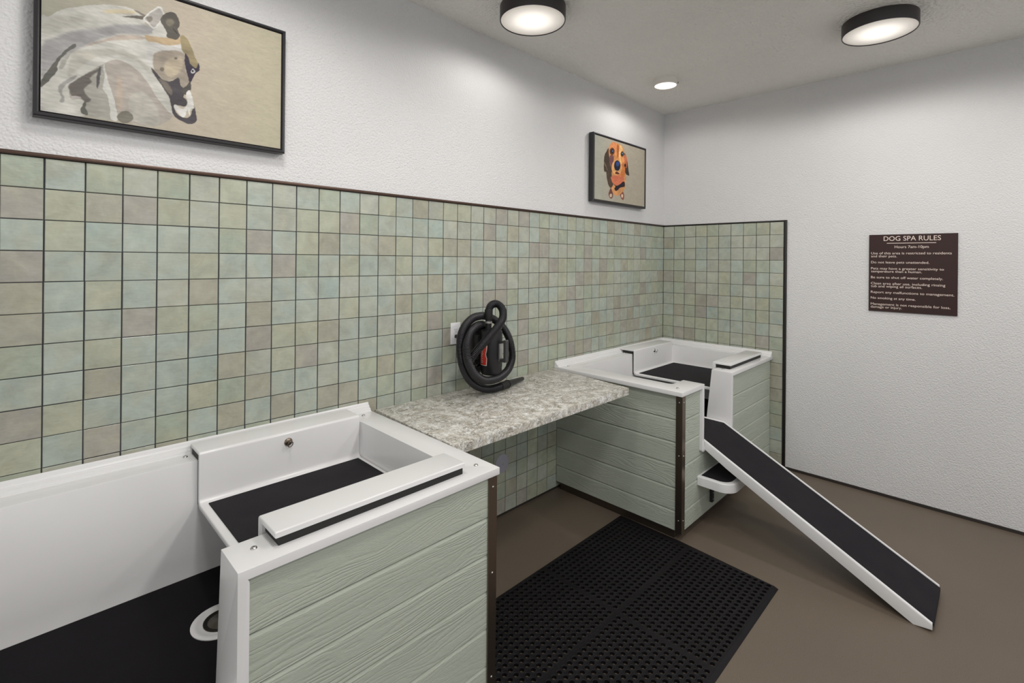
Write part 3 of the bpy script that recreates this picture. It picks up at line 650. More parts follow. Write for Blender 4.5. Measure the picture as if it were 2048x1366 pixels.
def make_tub(name, x0, W, op0, op1, left_in, right_in, label, right_splash, step):
    t = empty(name, (x0, 0, 0), label, 'dog bath', 'white dog wash tubs with sage green siding')
    yb = -0.0045
    xr = W - 0.002 if right_splash else W
    adds = [lambda bm: prism(bm, [(0, yb), (xr, yb), (xr, DF), (0, DF)], 'z', RB, RZ),
            lambda bm: prism(bm, [(left_in + .016, yb - .002), (xr - right_in - .016, yb - .002), (xr - right_in - .016, -.933), (left_in + .016, -.933)], 'z', .415, RB + .004),
            lambda bm: loft(bm, [[(x, y, z) for x, z in rrect(op0 - .027, op1 + .027, .462, RB + .006, .018)] for y in (DF, -.928)])]
    def cavity(bm):
        L = []
        for z, a in ((.46, 1.0), (.52, .84), (RZ + .05, -.06)):
            e = .026 * a
            L.append([(x, y, z) for x, y in rrect(.148 + e * .5, xr - .117 - e * .5, -.826 + e * 1.7, -.135 - e * .6, .028)])
        loft(bm, L)
    def gap(bm):
        loft(bm, [[(x, y, z) for x, z in rrect(op0, op1, .487, 1.2, .02)] for y in (-1.1, -.70)])
    subs = [cavity, gap]
    body = carve('tub_shell', adds, subs, M_WHITE, t, 0.0085, 3)
    # wall moulding
    def mould(path_axis, a, b):
        bm = bmesh.new()
        pr = [(-.004, RZ - .004), (-.004, .917), (-.009, .919), (-.015, .914), (-.016, .907), (-.021, .905), (-.024, .901), (-.0245, .896), (-.031, .894), (-.037, .890), (-.038, .884), (-.044, .882), (-.046, RZ - .004)]
        if path_axis == 'x': prism(bm, pr, 'x', a, b)
        else:
            A = [bm.verts.new((W + .0 + p[0], a, p[1])) for p in pr]; B = [bm.verts.new((W + .0 + p[0], b, p[1])) for p in pr]
            n = len(pr); bm.faces.new(A[::-1]); bm.faces.new(B)
            for i in range(n): bm.faces.new((A[i], A[(i + 1) % n], B[(i + 1) % n], B[i]))
        return put('wall_moulding', bm, M_WHITE, t, 25)
    mould('x', 0.004, xr - .003)
    if right_splash: mould('y', -.958, -.006)
    # rubber floor of the basin and drain
    bm = bmesh.new()
    prism(bm, rrect(.148 + .016, xr - .117 - .016, -.826 + .046, -.135 - .018, .026), 'z', .459, .464)
    put('basin_mat', bm, M_TUBFLOOR, t)
    dx, dy = .828, -.475
    bm = bmesh.new()
    lathe(bm, [(.088, .4642), (.088, .4665), (.082, .4685), (.070, .468), (.064, .4655), (.059, .4660), (.052, .4648), (.052, .4642)], 40, (dx, dy, 0))
    drain = put('drain', bm, M_WHITE, t, 40)
    bm = bmesh.new()
    lathe(bm, [(.054, .4650), (.054, .4675), (.047, .4675), (.043, .4660), (.040, .4662), (.036, .4680), (.024, .4735), (.010, .476), (0, .4765)], 36, (dx, dy, 0))
    dome = put('strainer', bm, M_DARKMETAL, drain, 50)
    # screws on the rim
    for sx, sy in ((xr - .066, -.080), (xr - .052, -.890), (op1 + .062, -.878), (op1 + .075, -.070), (.078, -.896), (.078, -.071)):
        screw(t, sx, sy, RZ - .0004, .0085)
    # siding
    plank_panel('front_siding', t, [(left_in, op0 - .027, .055, RB), (op1 + .027, xr - right_in - (.004 if right_splash else 0), .055, RB), (op0 - .027, op1 + .027, .055, .462)], 'x', -.932, -.945, ZL, 3 if right_splash else 4)
    plank_panel('side_siding', t, [(-.940, -.006, .055, RB)], 'y', left_in + .014, left_in, ZL, 6)
    if not right_splash:
        plank_panel('side_siding', t, [(-.940, -.006, .055, RB)], 'y', W - right_in - .016, W - right_in - .003, ZL, 9)
    # metal: corner posts, kick plate, bottom strip
    def post(sgn, xe):
        bm = bmesh.new()
        a = .040
        q = [(xe, -.951), (xe + sgn * a, -.951), (xe + sgn * a, -.9465), (xe + sgn * .0045, -.9465), (xe + sgn * .0045, -.951 + a), (xe, -.951 + a)]
        prism(bm, q if sgn > 0 else q[::-1], 'z', .046, RB - .0005)
        p = put('corner_post', bm, M_STEEL, t)
        for z in (.812, .500, .122):
            screw(p, xe + sgn * .020, -.9508, z, .0042, (0, -1, 0), 'rivet')
            screw(p, xe - sgn * .0002, -.931, z, .0042, (-sgn, 0, 0), 'rivet')
    post(1, left_in - .006)
    if not right_splash: post(-1, W - right_in + .004)
    bm = bmesh.new()
    box(bm, left_in + .016, xr - right_in - .02, -.895, -.03, 0.0, .052)
    put('kick_plate', bm, M_KICK, t)
    bm = bmesh.new()
    box(bm, left_in + .001, xr - right_in - .002, -.944, -.010, .046, .0548)
    put('bottom_strip', bm, M_KICK, t)
    if step:
        s0, s1 = op0 - .055, op1 + .055
        outline = [(s0, -.9455)] + [(s0, -1.07)] + [(s0 + .085 - .085 * math.cos(a), -1.07 - .085 * math.sin(a)) for a in np.linspace(0.15, math.pi / 2, 7)] + \
                  [(s1 - .085 + .085 * math.cos(a), -1.07 - .085 * math.sin(a)) for a in np.linspace(math.pi / 2, 0.15, 7)] + [(s1, -1.07), (s1, -.9455)]
        bm = bmesh.new()
        fs = prism(bm, outline, 'z', .268, .322)
        bmesh.ops.recalc_face_normals(bm, faces=bm.faces[:])
        es = [e for e in bm.edges if all(v.co.z > .32 for v in e.verts) and max(v.co.y for v in e.verts) - min(v.co.y for v in e.verts) < 10 and not (e.verts[0].co.y > -.95 and e.verts[1].co.y > -.95)]
        bmesh.ops.bevel(bm, geom=es, offset=.007, segments=3, profile=.5, affect='EDGES')
        st = put('step', bm, M_WHITE, t, 35)
        i = .026
        inner = [(s0 + i, -.960), (s0 + i, -1.065)] + [(s0 + i + .06 - .06 * math.cos(a), -1.065 - .06 * math.sin(a)) for a in np.linspace(0.15, math.pi / 2, 6)] + \
                [(s1 - i - .06 + .06 * math.cos(a), -1.065 - .06 * math.sin(a)) for a in np.linspace(math.pi / 2, 0.15, 6)] + [(s1 - i, -1.065), (s1 - i, -.960)]
        bm = bmesh.new(); prism(bm, inner, 'z', .3215, .3245)
        put('step_tread', bm, M_RUBBER, st)
        xb = -1.157 - x0
        bm = bmesh.new(); box(bm, xb - .007, xb + .022, -.962, -.9455, .100, .270, .001, 1)
        br = put('step_bracket', bm, M_BLACK, st)
        for z in (.118, .158): screw(br, xb + .008, -.9618, z, .004, (0, -1, 0), 'rivet')
        screw(st, xb + .30, -1.1552, .295, .005, (0, -1, 0), 'rivet')
    return t

T1X, T2X = -4.650, -1.597
tub1 = make_tub('dog_bath', T1X, 1.599, .290, .730, .035, .006, 'white dog bath with sage plank siding and round drain, nearest at the left', False, False)
tub2 = make_tub('dog_bath', T2X, 1.594, .303, .740, .035, .006, 'white dog bath in the far tiled corner, fitted with a low white step', True, True)

# ------------------------------------------------------------------ raised platforms laid over the tub rims
def make_platform(x0, x1, label):
    t = empty('bath_platform', (x0, -.45, .735), label, 'bath platform', 'raised platforms across the tubs')
    ox, oy, oz = x0, -.45, .735
    w = x1 - x0
    def P(pts): return [(y - oy, z - oz) for y, z in pts]
    def arc(cy, cz, r, a0, a1, n=5): return [(cy + r * math.cos(math.radians(a)), cz + r * math.sin(math.radians(a))) for a in np.linspace(a0, a1, n)]
    # outline of the folded sheet, walked along the outside and back along the inside (y, z)
    th = .018
    yo = [(-.028, .910)] + arc(-.138, .900, .010, 90, 180)
    yo = [(-.028, .910)] + arc(-.136, .898, .012, 90, 180) + arc(-.166, .745, .018, 0, -90)[0:0]
    upper = [(-.030, .914)] + arc(-.149, .903, .011, 90, 180) + arc(-.178, .745, .018, 0, -90) + [(-.770, .727)] + arc(-.772, .745, .018, -90, -180) + arc(-.801, .910, .011, 0, 90) + [(-.912, .921)] + arc(-.914, .917, .004, 90, 180)
    lower = [(-.918, .905)] + [(-.812, .905)] + [(-.8115, .740)] + arc(-.785, .735, .026, 180, 270) + [(-.175, .709)] + arc(-.174, .735, .026, 270, 360) + [(-.148, .901), (-.030, .901)]
    bm = bmesh.new()
    fs = prism(bm, P(upper + lower), 'x', 0, w)
    bmesh.ops.recalc_face_normals(bm, faces=bm.faces[:])
    es = [e for e in bm.edges if abs(e.verts[0].co.x - e.verts[1].co.x) < 1e-6]
    bmesh.ops.bevel(bm, geom=es, offset=.004, segments=3, profile=.5, affect='EDGES')
    put('platform_sheet', bm, M_WHITE, t, 38)
    bm = bmesh.new()
    box(bm, .026, w - .020, -.766 - oy, -.186 - oy, .7268 - oz, .7305 - oz, .0008, 1)
    put('platform_mat', bm, M_RUBBER, t)
    bm = bmesh.new(); box(bm, .012, w - .006, -.911 - oy, -.8125 - oy, RZ + .0003 - oz, .9052 - oz)
    put('black_pad', bm, M_BLACK, t)
    bm = bmesh.new(); box(bm, .002, w - .006, -.1478 - oy, -.050 - oy, RZ + .0003 - oz, .9012 - oz)
    box(bm, .001, w - .006, -.1478 - oy, -.1425 - oy, .720 - oz, RZ - oz)  # black strip filling the gap behind the back panel
    put('black_pad', bm, M_BLACK, t)
    bm = bmesh.new()
    ex, ey, ez = w * .5, -.160 - oy, .873 - oz
    lathe(bm, [(.0165, 0), (.0165, .002), (.013, .005), (.0055, .007), (.004, .020), (.0, .020)], 20, (ex, ey, ez), Vector((0, -1, 0)))
    loop = [(ex + .010 * math.sin(a), ey - .022 - .004 * math.cos(a), ez - .004 + .012 * math.cos(a)) for a in np.linspace(0, 2 * math.pi, 25)]
    tube(bm, loop, .0019, 8, False)
    put('tether_ring', bm, M_CHROME if x0 > -2 else M_STEEL, t, 50)
    return t
make_platform(-3.820, -3.178, 'white bath platform with charcoal mat inside the nearest dog bath')
make_platform(-.768, -.124, 'white bath platform with charcoal mat inside the far corner dog bath')

# ------------------------------------------------------------------ ramp
ramp = empty('dog_ramp', (-1.16, -1.4, 0), 'white sided dog ramp with charcoal tread leaning from bath opening to floor', 'ramp')
ST = [  # y, near x, far x, tread z, underside z
    (-.770, -1.268, -.872, .536, .4915), (-.925, -1.281, -.878, .536, .4905), (-1.10, -1.306, -.905, .457, .400), (-1.985, -1.425, -1.046, .064, .0004), (-2.052, -1.434, -1.056, .034, .014)]
def ramp_pts(k, dx, dz_top, dz_bot, side):
    y, xn, xf, z, zu = ST[k]
    x = xn + dx if side == 'n' else xf - dx
    return (x + 1.16, y + 1.4 + (.008 if (side == 'f' and False) else 0), (z + dz_top) if dz_top is not None else zu + dz_bot)
bm = bmesh.new()
LW, LH = .016, .011
loops = []
for k in range(len(ST)):
    a = [ramp_pts(k, 0.004, None, 0, 'n'), ramp_pts(k, 0, 0.0, 0, 'n'), ramp_pts(k, .003, LH * .8, 0, 'n'), ramp_pts(k, LW * .5, LH, 0, 'n'), ramp_pts(k, LW - .002, LH * .8, 0, 'n'), ramp_pts(k, LW, 0, 0, 'n'),
         ramp_pts(k, LW, 0, 0, 'f'), ramp_pts(k, LW - .002, LH * .8, 0, 'f'), ramp_pts(k, LW * .5, LH, 0, 'f'), ramp_pts(k, .003, LH * .8, 0, 'f'), ramp_pts(k, 0, 0.0, 0, 'f'), ramp_pts(k, 0.004, None, 0, 'f')]
    loops.append(a)
loft(bm, loops)
put('ramp_board', bm, M_WHITE, ramp, 60)
bm = bmesh.new()
V = []
for k in range(len(ST)):
    V.append([bm.verts.new(ramp_pts(k, LW - .0005, h, 0, s)) for s, h in (('n', -.001), ('n', .0035), ('f', .0035), ('f', -.001))])
for A, B in zip(V, V[1:]):
    for i in range(4): bm.faces.new((A[i], A[(i + 1) % 4], B[(i + 1) % 4], B[i]))
e = [bm.verts.new((v.co.x, v.co.y - .004, v.co.z - (.001 if i in (1, 2) else .014))) for i, v in enumerate(V[-1])]
for i in range(4): bm.faces.new((V[-1][i], V[-1][(i + 1) % 4], e[(i + 1) % 4], e[i]))
bm.faces.new(V[0][::-1]); bm.faces.new(e)
put('ramp_tread', bm, M_RUBBER, ramp)

# ------------------------------------------------------------------ worktop between the tubs
bm = bmesh.new()
q = [(-3.010, -.0045), (-3.030, -.668), (-1.688, -.668), (-1.603, -.0045)]
prism(bm, q, 'z', .829, .870)
bmesh.ops.recalc_face_normals(bm, faces=bm.faces[:])
bmesh.ops.bevel(bm, geom=[e for e in bm.edges if min(v.co.z for v in e.verts) > .86 and max(v.co.y for v in e.verts) < -.005 + 10], offset=.002, segments=2, profile=.5, affect='EDGES')
tag(put('worktop', bm, M_GRANITE, None, 30), 'cream and grey veined stone worktop fixed to the tiled wall between the dog baths', 'worktop')

# ------------------------------------------------------------------ wall plates
t = empty('wall_outlet', (-2.497, 0, 1.207), 'white wall outlet on green tiles behind the black dryer hose', 'outlet')
boxo('cover_plate', M_OUTLET, t, -.035, .035, -.0095, -.003, -.062, .062, .002)
boxo('socket_face', M_OUTLET, t, -.0165, .0165, -.0110, -.009, -.033, .033, .0008, 1)
bm = bmesh.new()
for zz in (.018, -.018):
    box(bm, -.0075, -.0055, -.0114, -.0108, zz - .001, zz + .007)
    box(bm, .0055, .0075, -.0114, -.0108, zz - .001, zz + .006)
    lathe(bm, [(0.0026, 0), (.0026, .0005), (0, .0005)], 10, (0, -.0109, zz - .008), Vector((0, -1, 0)))
put('socket_slots', bm, M_SLOT, t)
t = empty('access_cover', (-2.107, 0, .335), 'round grey cover plate on dark tiles under the stone worktop', 'cover plate')
bm = bmesh.new()
lathe(bm, [(.060, 0), (.060, .003), (.056, .005), (0, .006)], 40, (0, -.003, 0), Vector((0, -1, 0)))
put('cover_disc', bm, M_GREYCOVER, t, 40)
screw(t, 0, -.0088, 0, .006, (0, -1, 0))

# ------------------------------------------------------------------ floor mat with drainage holes
def floor_mat():
    x_hi, y_hi, y_lo, hgt = -1.592, -.535, -1.478, .013
    p = .0325; bev = .018
    V, F = [], []
    SEG = 10
    def cell(cx, cy, hx, hy, hole):
        b = len(V)
        r = .0105
        if not hole:
            return
        sq = []
        for k in range(SEG):
            a = 2 * math.pi * (k + .5) / SEG
            dx, dy = math.cos(a), math.sin(a)
            s = min(hx / max(abs(dx), 1e-9), hy / max(abs(dy), 1e-9))
            sq.append((cx + dx * s, cy + dy * s))
        cr = [(cx + r * math.cos(2 * math.pi * (k + .5) / SEG), cy + r * math.sin(2 * math.pi * (k + .5) / SEG)) for k in range(SEG)]
        rr = [(cx + (r + .0022) * math.cos(2 * math.pi * (k + .5) / SEG), cy + (r + .0022) * math.sin(2 * math.pi * (k + .5) / SEG)) for k in range(SEG)]
        corners = [(cx + hx, cy + hy), (cx - hx, cy + hy), (cx - hx, cy - hy), (cx + hx, cy - hy)]
        for (x, y) in sq: V.append((x, y, hgt))
        for (x, y) in rr: V.append((x, y, hgt + .0012))
        for (x, y) in cr: V.append((x, y, hgt))
        for (x, y) in cr: V.append((x, y, .0012))
        for k in range(SEG):
            k2 = (k + 1) % SEG
            F.append((b + k, b + k2, b + SEG + k2, b + SEG + k))
            F.append((b + SEG + k, b + SEG + k2, b + 2 * SEG + k2, b + 2 * SEG + k))
            F.append((b + 2 * SEG + k, b + 2 * SEG + k2, b + 3 * SEG + k2, b + 3 * SEG + k))
        # fill the four corners between the decagon on the square and the corner itself
        for c in corners:
            ang = math.atan2(c[1] - cy, c[0] - cx) % (2 * math.pi)
            k = int((ang / (2 * math.pi)) * SEG - .5) % SEG
            V.append((c[0], c[1], hgt)); F.append((b + k, len(V) - 1, b + (k + 1) % SEG))
    def flat(x0, x1, y0, y1):
        b = len(V)
        V.extend([(x0, y0, hgt), (x1, y0, hgt), (x1, y1, hgt), (x0, y1, hgt)]); F.append((b, b + 1, b + 2, b + 3))
    nx, ny, seam = 22, 14, .018
    x0m, y0m, y1m = x_hi - bev, y_lo + bev, y_hi - bev
    edge = .005
    py = (y1m - y0m - seam - 2 * edge) / (2 * ny)
    nmod = 2
    for mi in range(nmod):
        xs = x0m - mi * (nx * p + seam)
        for my in range(2):
            yt = y1m - edge - my * (ny * py + seam)
            for i in range(nx):
                for j in range(ny):
                    cell(xs - (i + .5) * p, yt - (j + .5) * py, p / 2, py / 2, True)
        flat(xs - nx * p, xs, y1m - edge, y1m)
        flat(xs - nx * p, xs, y0m, y0m + edge)
        flat(xs - nx * p, xs, y1m - edge - ny * py - seam, y1m - edge - ny * py)
        if mi: flat(xs, xs + seam, y0m, y1m)
    x_lo = x0m - nmod * nx * p - (nmod - 1) * seam - bev
    b = len(V)
    for (xx, yy, zz) in ((x_lo, y_lo, .001), (-1.602, y_lo, .001), (-1.550, y_hi, .001), (x_lo, y_hi, .001), (x_lo + bev, y0m, hgt), (x0m, y0m, hgt), (x0m, y1m, hgt), (x_lo + bev, y1m, hgt)):
        V.append((xx, yy, zz))
    V.append((-1.555, -.94, .001))
    for k in range(4):
        k2 = (k + 1) % 4
        F.append((b + k, b + k2, b + 4 + k2, b + 4 + k) if k != 1 else (b + 1, b + 8, b + 2, b + 6, b + 5))
    me = bpy.data.meshes.new('floor_mat'); me.from_pydata(V, [], F)
    bm = bmesh.new(); bm.from_mesh(me)
    bmesh.ops.recalc_face_normals(bm, faces=bm.faces[:]); bm.to_mesh(me); bm.free()
    me.materials.append(M_MAT)
    o = bpy.data.objects.new('floor_mat', me); COL.objects.link(o)
    return tag(o, 'black rubber floor mat with rows of drainage holes between the dog baths', 'mat')
floor_mat()

# ------------------------------------------------------------------ dryer hung on the wall
DC = Vector((-2.361, -.170, 0))
dry = empty('pet_dryer', (-2.361, -.17, .87), 'black canister pet dryer with coiled ribbed hose on the stone worktop', 'pet dryer')
off = Vector((-2.361, -.17, .87))
L3 = lambda p: tuple(Vector(p) - off)
bm = bmesh.new()
lathe(bm, [(0, .978), (.052, .978), (.058, .982), (.060, .992), (.0605, 1.02), (.0625, 1.024), (.0625, 1.215), (.060, 1.228), (.052, 1.236), (.030, 1.240), (.0, 1.240)], 48, (0, 0, -.87))
put('canister', bm, M_DRYER, dry, 30)
bm = bmesh.new()
ox = -.025
lathe(bm, [(.017, 1.238), (.017, 1.262), (.0185, 1.262), (.0185, 1.272), (.0185, 1.296), (.0225, 1.297), (.0235, 1.300), (.0235, 1.350), (.021, 1.352), (0, 1.352)], 32, (ox, 0, -.87))
put('outlet_cuff', bm, M_BLACK, dry, 40)
bm = bmesh.new()
lathe(bm, [(.0188, 1.272), (.0198, 1.2725), (.0198, 1.2835), (.0188, 1.284)], 32, (ox, 0, -.87))
box(bm, ox - .024, ox - .014, -.018, -.010, 1.275 - .87, 1.282 - .87, .001, 1)
put('hose_clamp', bm, M_SILVER, dry, 40)
bm = bmesh.new()   # wall bracket behind the canister
box(bm, -.085, .045, .085, .1665, 1.02 - .87, 1.23 - .87, .006)
box(bm, -.070, .030, .050, .090, 1.06 - .87, 1.20 - .87, .004)
bk = put('wall_bracket', bm, M_BLACK, dry, 35)
screw(bk, -.0853, .12, 1.20 - .87, .005, (-1, 0, 0))
bm = bmesh.new()   # lifting eye on the lid
tube(bm, [(.020, -.030, 1.238 - .87), (.020, -.030, 1.256 - .87), (.026, -.033, 1.262 - .87), (.036, -.036, 1.262 - .87), (.042, -.038, 1.256 - .87), (.042, -.038, 1.238 - .87)], .0022, 8)
put('lid_catch', bm, M_SILVER, dry, 50)
# handle on the front (-y) side
bm = bmesh.new()
hx = .010
prism(bm, [(-.058, 1.058 - .87), (-.112, 1.058 - .87), (-.118, 1.066 - .87), (-.118, 1.180 - .87), (-.112, 1.186 - .87), (-.058, 1.168 - .87), (-.058, 1.158 - .87), (-.098, 1.166 - .87), (-.100, 1.160 - .87), (-.100, 1.080 - .87), (-.096, 1.074 - .87), (-.058, 1.074 - .87)], 'x', hx - .012, hx + .012)
hd = put('handle', bm, M_HANDLE, dry)
bm = bmesh.new()
prism(bm, [(-.0630, 1.060 - .87), (-.0690, 1.060 - .87), (-.0730, 1.10 - .87), (-.0735, 1.13 - .87), (-.0700, 1.160 - .87), (-.0630, 1.160 - .87)], 'x', hx - .0125, hx + .008)
put('handle_plate', bm, M_SILVER, hd)
# ribbed hose
HP = spline(HOSE, .0022)
for _ in range(3):
    HP[1:-1] = (HP[:-2] + 2 * HP[1:-1] + HP[2:]) / 4
rad = [(.0192 if k % 3 == 0 else .0225) for k in range(len(HP))]
bm = bmesh.new(); tube(bm, [L3(p) for p in HP], rad, 16)
put('hose', bm, M_HOSE, dry, 80)
NZ = [Vector(L3(p)) for p in NOZZLE]
bm = bmesh.new()
d0 = (NZ[1] - NZ[0]).normalized()
A0 = Vector(L3(tuple(HP[-1]))); 
tube(bm, [A0 - d0 * .004, A0 + d0 * .045], .0235, 24)
tube(bm, [A0 + d0 * .045, A0 + d0 * .062], [.0235, .0225], 24)
put('hose_cuff', bm, M_BLACK, dry, 40)
bm = bmesh.new()
st = A0 + d0 * .060
en = Vector((NOZZLE[-1][0], NOZZLE[-1][1], .8835)) - off
dd = (en - st)
tube(bm, [st, st + dd * .03, st + dd * .035, st + dd * .09, st + dd * .10, st + dd * .99, en], [.0245, .0255, .023, .023, .0200, .0115, .0110], 28)
put('nozzle', bm, M_DRYER, dry, 40)
# power cord end in the outlet
bm = bmesh.new()
tube(bm, [L3((-2.497, -.012, 1.190)), L3((-2.497, -.034, 1.190))], [.011, .009], 12)
tube(bm, [L3(p) for p in spline([(-2.497, -.034, 1.190), (-2.505, -.06, 1.185), (-2.50, -.09, 1.16), (-2.46, -.10, 1.10), (-2.42, -.10, 1.02), (-2.40, -.11, .99)], .01)], .004, 8)
put('power_cord', bm, M_BLACK, dry, 50)
# red sticker with lettering wrapped on the canister
def wrap(ang, z, r):
    return (r * math.cos(ang), r * math.sin(ang), z - .87)
base_ang = math.atan2(-.7045, -.7097)      # direction towards the room
def patch(name, mat, r, pts):
    bm = bmesh.new()
    n = 12
    L, Rr = [], []
    for (zz, a0, a1) in pts:
        L.append([bm.verts.new(wrap(base_ang - math.radians(a0 + (a1 - a0) * k / n), zz, r)) for k in range(n + 1)])
    for A, B in zip(L, L[1:]):
        for k in range(n): bm.faces.new((A[k], A[k + 1], B[k + 1], B[k]))
    return put(name, bm, mat, dry, 60)
patch('sticker_border', M_WSTICK, .0629, [(1.035, 23, 76), (1.078, 21, 78), (1.084, 24, 70), (1.10, 28, 70), (1.125, 22, 70), (1.150, 20, 66)])
patch('sticker', M_RED, .0631, [(1.038, 26, 73), (1.076, 24, 75), (1.086, 28, 67), (1.10, 31, 67), (1.123, 26, 67), (1.147, 25, 64)])
me, co = text_mesh('DYNAV', .03, .088, 'LEFT', .0002)
nv = np.zeros_like(co)
for i, (a, b, c) in enumerate(co):
    ang = base_ang - math.radians(55) + b * .85 / .063
    ang = base_ang - math.radians(56) - (-(b - .010)) * .85 / .0633 * -1
    nv[i] = wrap(ang, 1.046 + a, .0633 + max(c, 0))
for v, c in zip(me.vertices, nv): v.co = c
me.materials.clear(); me.materials.append(M_WSTICK)
o = bpy.data.objects.new('sticker_lettering', me); COL.objects.link(o); o.parent = dry

# ------------------------------------------------------------------ ceiling lamps
def lamp(name, x, y, r, z_face, mats, label, depth_top=CEIL, cone=178, watts=1.0):
    t = empty(name, (x, y, z_face), label, 'ceiling lamp', 'round black ceiling lamps' if r > .1 else None)
    h = depth_top - z_face
    bm = bmesh.new()
    e = .006 if r > .1 else .008
    lathe(bm, [(r - e, .010), (r - e, .001), (r - e * .6, -.001), (r - e * .3, -.001), (r, .003), (r, h), (r - .02, h)], 72, (0, 0, 0))
    put('drum', bm, mats[0], t, 40)
    bm = bmesh.new()
    lathe(bm, [(0, .0005), (r * .5, .0008), (r * .8, .0012), (r - e + .0005, .0035), (r - e + .0005, .0075), (0, .0075)], 72, (0, 0, 0))
    put('diffuser', bm, mats[1], t, 40)
    ld = bpy.data.lights.new('downlight', 'SPOT')
    ld.energy = (LAMP_WATTS if r > .1 else SMALL_WATTS) * watts
    ld.color = (1.0, .975, .945)
    ld.spot_size = math.radians(cone); ld.spot_blend = .3
    ld.shadow_soft_size = r * .8
    lo = bpy.data.objects.new('downlight', ld); COL.objects.link(lo)
    lo.parent = t; lo.location = (0, 0, -.012)
    return t
lamp('ceiling_lamp', -2.318, -.430, .180, 2.945, (M_LAMPBLACK, M_DIFF), 'round black ceiling lamp glowing above the left wall, nearer the camera', cone=178, watts=.4)
lamp('ceiling_lamp', -.850, -1.759, .180, 2.950, (M_LAMPBLACK, M_DIFF), 'round black ceiling lamp glowing at the right, above the ramp')
# bare fill spots added beyond the frame to brighten walls, tubs and floor
for lx, ly, k in ((-3.78, -.80, .75), (-3.75, -1.76, .8), (-2.42, -1.95, 1.1), (-2.32, -3.10, 1.25), (-.85, -3.25, .6), (-4.1, -3.3, 1.2)):
    ld = bpy.data.lights.new('added_fill_spot', 'SPOT')
    ld.energy = LAMP_WATTS * k; ld.color = (1.0, .975, .945)
    ld.spot_size = math.radians(176); ld.spot_blend = .4; ld.shadow_soft_size = .15
    lo = bpy.data.objects.new('added_fill_spot', ld); COL.objects.link(lo); lo.location = (lx, ly, 2.93)
t = lamp('ceiling_lamp', -.822, -.436, .088, 2.975, (M_LAMPWHITE, M_DIFF_SMALL), 'small round white ceiling lamp near the far corner')
boxo('side_catch', M_SLOT, t, .058, .066, -.072, -.062, .018, .032, .001, 1)

# ------------------------------------------------------------------ rules sign
sg = empty('rules_sign', (0, -1.8265, 1.569), 'brown dog spa rules sign with pale lettering on the white wall', 'sign')
HW, HH = .2355, .270
boxo('sign_plate', M_SIGN, sg, -.0070, .0035, -HW, HW, -HH, HH, .0008, 1)
def sign_line(body, size, fx, fy, width, align='LEFT', name='lettering', hs=1.0):
    me, co = text_mesh(body, size, None, 'LEFT', .0003)
    w0 = co[:, 0].max() - co[:, 0].min(); co[:, 0] -= co[:, 0].min()
    co[:, 0] *= width / w0
    co[:, 1] *= hs
    if align == 'CENTER': co[:, 0] -= width / 2
    X0 = HW - fx * 2 * HW; Z0 = HH - fy * 2 * HH
    for v, c in zip(me.vertices, co): v.co = (-.0072 - c[2], X0 - c[0], Z0 + c[1])
    me.materials.clear(); me.materials.append(M_LETTER)
    o = bpy.data.objects.new(name, me); COL.objects.link(o); o.parent = sg
W2 = 2 * HW
sign_line('DOG SPA RULES', .046, .5, .082, .304, 'CENTER', 'title')
boxo('underline', M_LETTER, sg, -.0076, -.0069, -.128, .134, HH - .113 * 2 * HH - .0018, HH - .113 * 2 * HH + .0018)
sign_line('Hours 7am-10pm', .026, .5, .177, .181, 'CENTER', 'opening_hours')
for body, fy, fr in (('Use of this area is restricted to residents', .256, .937), ('and their pets.', .295, .335), ('Do not leave pets unattended.', .374, .70), ('Pets may have a greater sensitivity to', .455, .857), ('temperature than a human.', .493, .62),
                     ('Be sure to shut off water completely.', .571, .848), ('Clean area after use, including rinsing', .650, .873), ('tub and wiping all surfaces.', .687, .623), ('Report any malfunctions to management.', .764, .967), ('No smoking at any time.', .840, .551),
                     ('Management is not responsible for loss,', .920, .927), ('damage or injury.', .958, .397)):
    sign_line(body, .0235, .026, fy, (fr - .026) * W2, 'LEFT', 'rule_line')

# ------------------------------------------------------------------ framed dog paintings
def soft_fill(img, X, Z, poly, col, blur, smooth=True):
    P = np.array(poly, float)
    if smooth and len(P) > 3:
        Q = []
        n = len(P)
        for i in range(n):
            p0, p1, p2, p3 = P[i - 1], P[i], P[(i + 1) % n], P[(i + 2) % n]
            for t_ in (0, .25, .5, .75):
                Q.append(0.5 * (2 * p1 + (p2 - p0) * t_ + (2 * p0 - 5 * p1 + 4 * p2 - p3) * t_ ** 2 + (3 * p1 - p0 - 3 * p2 + p3) * t_ ** 3))
        P = np.array(Q)
    pad = blur * 2 + .004
    m = (X > P[:, 0].min() - pad) & (X < P[:, 0].max() + pad) & (Z > P[:, 1].min() - pad) & (Z < P[:, 1].max() + pad)
    x, z = X[m], Z[m]
    if x.size == 0: return
    inside = np.zeros(x.shape, bool); dist = np.full(x.shape, 1e9)
    for (ax, az), (bx, bz) in zip(P, np.roll(P, -1, 0)):
        c = ((az > z) != (bz > z)) & (x < (bx - ax) * (z - az) / (bz - az + 1e-15) + ax)
        inside ^= c
        l2 = (bx - ax) ** 2 + (bz - az) ** 2 + 1e-15
        t_ = np.clip(((x - ax) * (bx - ax) + (z - az) * (bz - az)) / l2, 0, 1)
        dist = np.minimum(dist, np.hypot(x - ax - t_ * (bx - ax), z - az - t_ * (bz - az)))
    sd = np.where(inside, dist, -dist)
    a = np.clip(sd / (2 * max(blur, .0008)) + .5, 0, 1)
    a = a * a * (3 - 2 * a)
    img[m] = img[m] * (1 - a[:, None]) + np.array(col) * a[:, None]

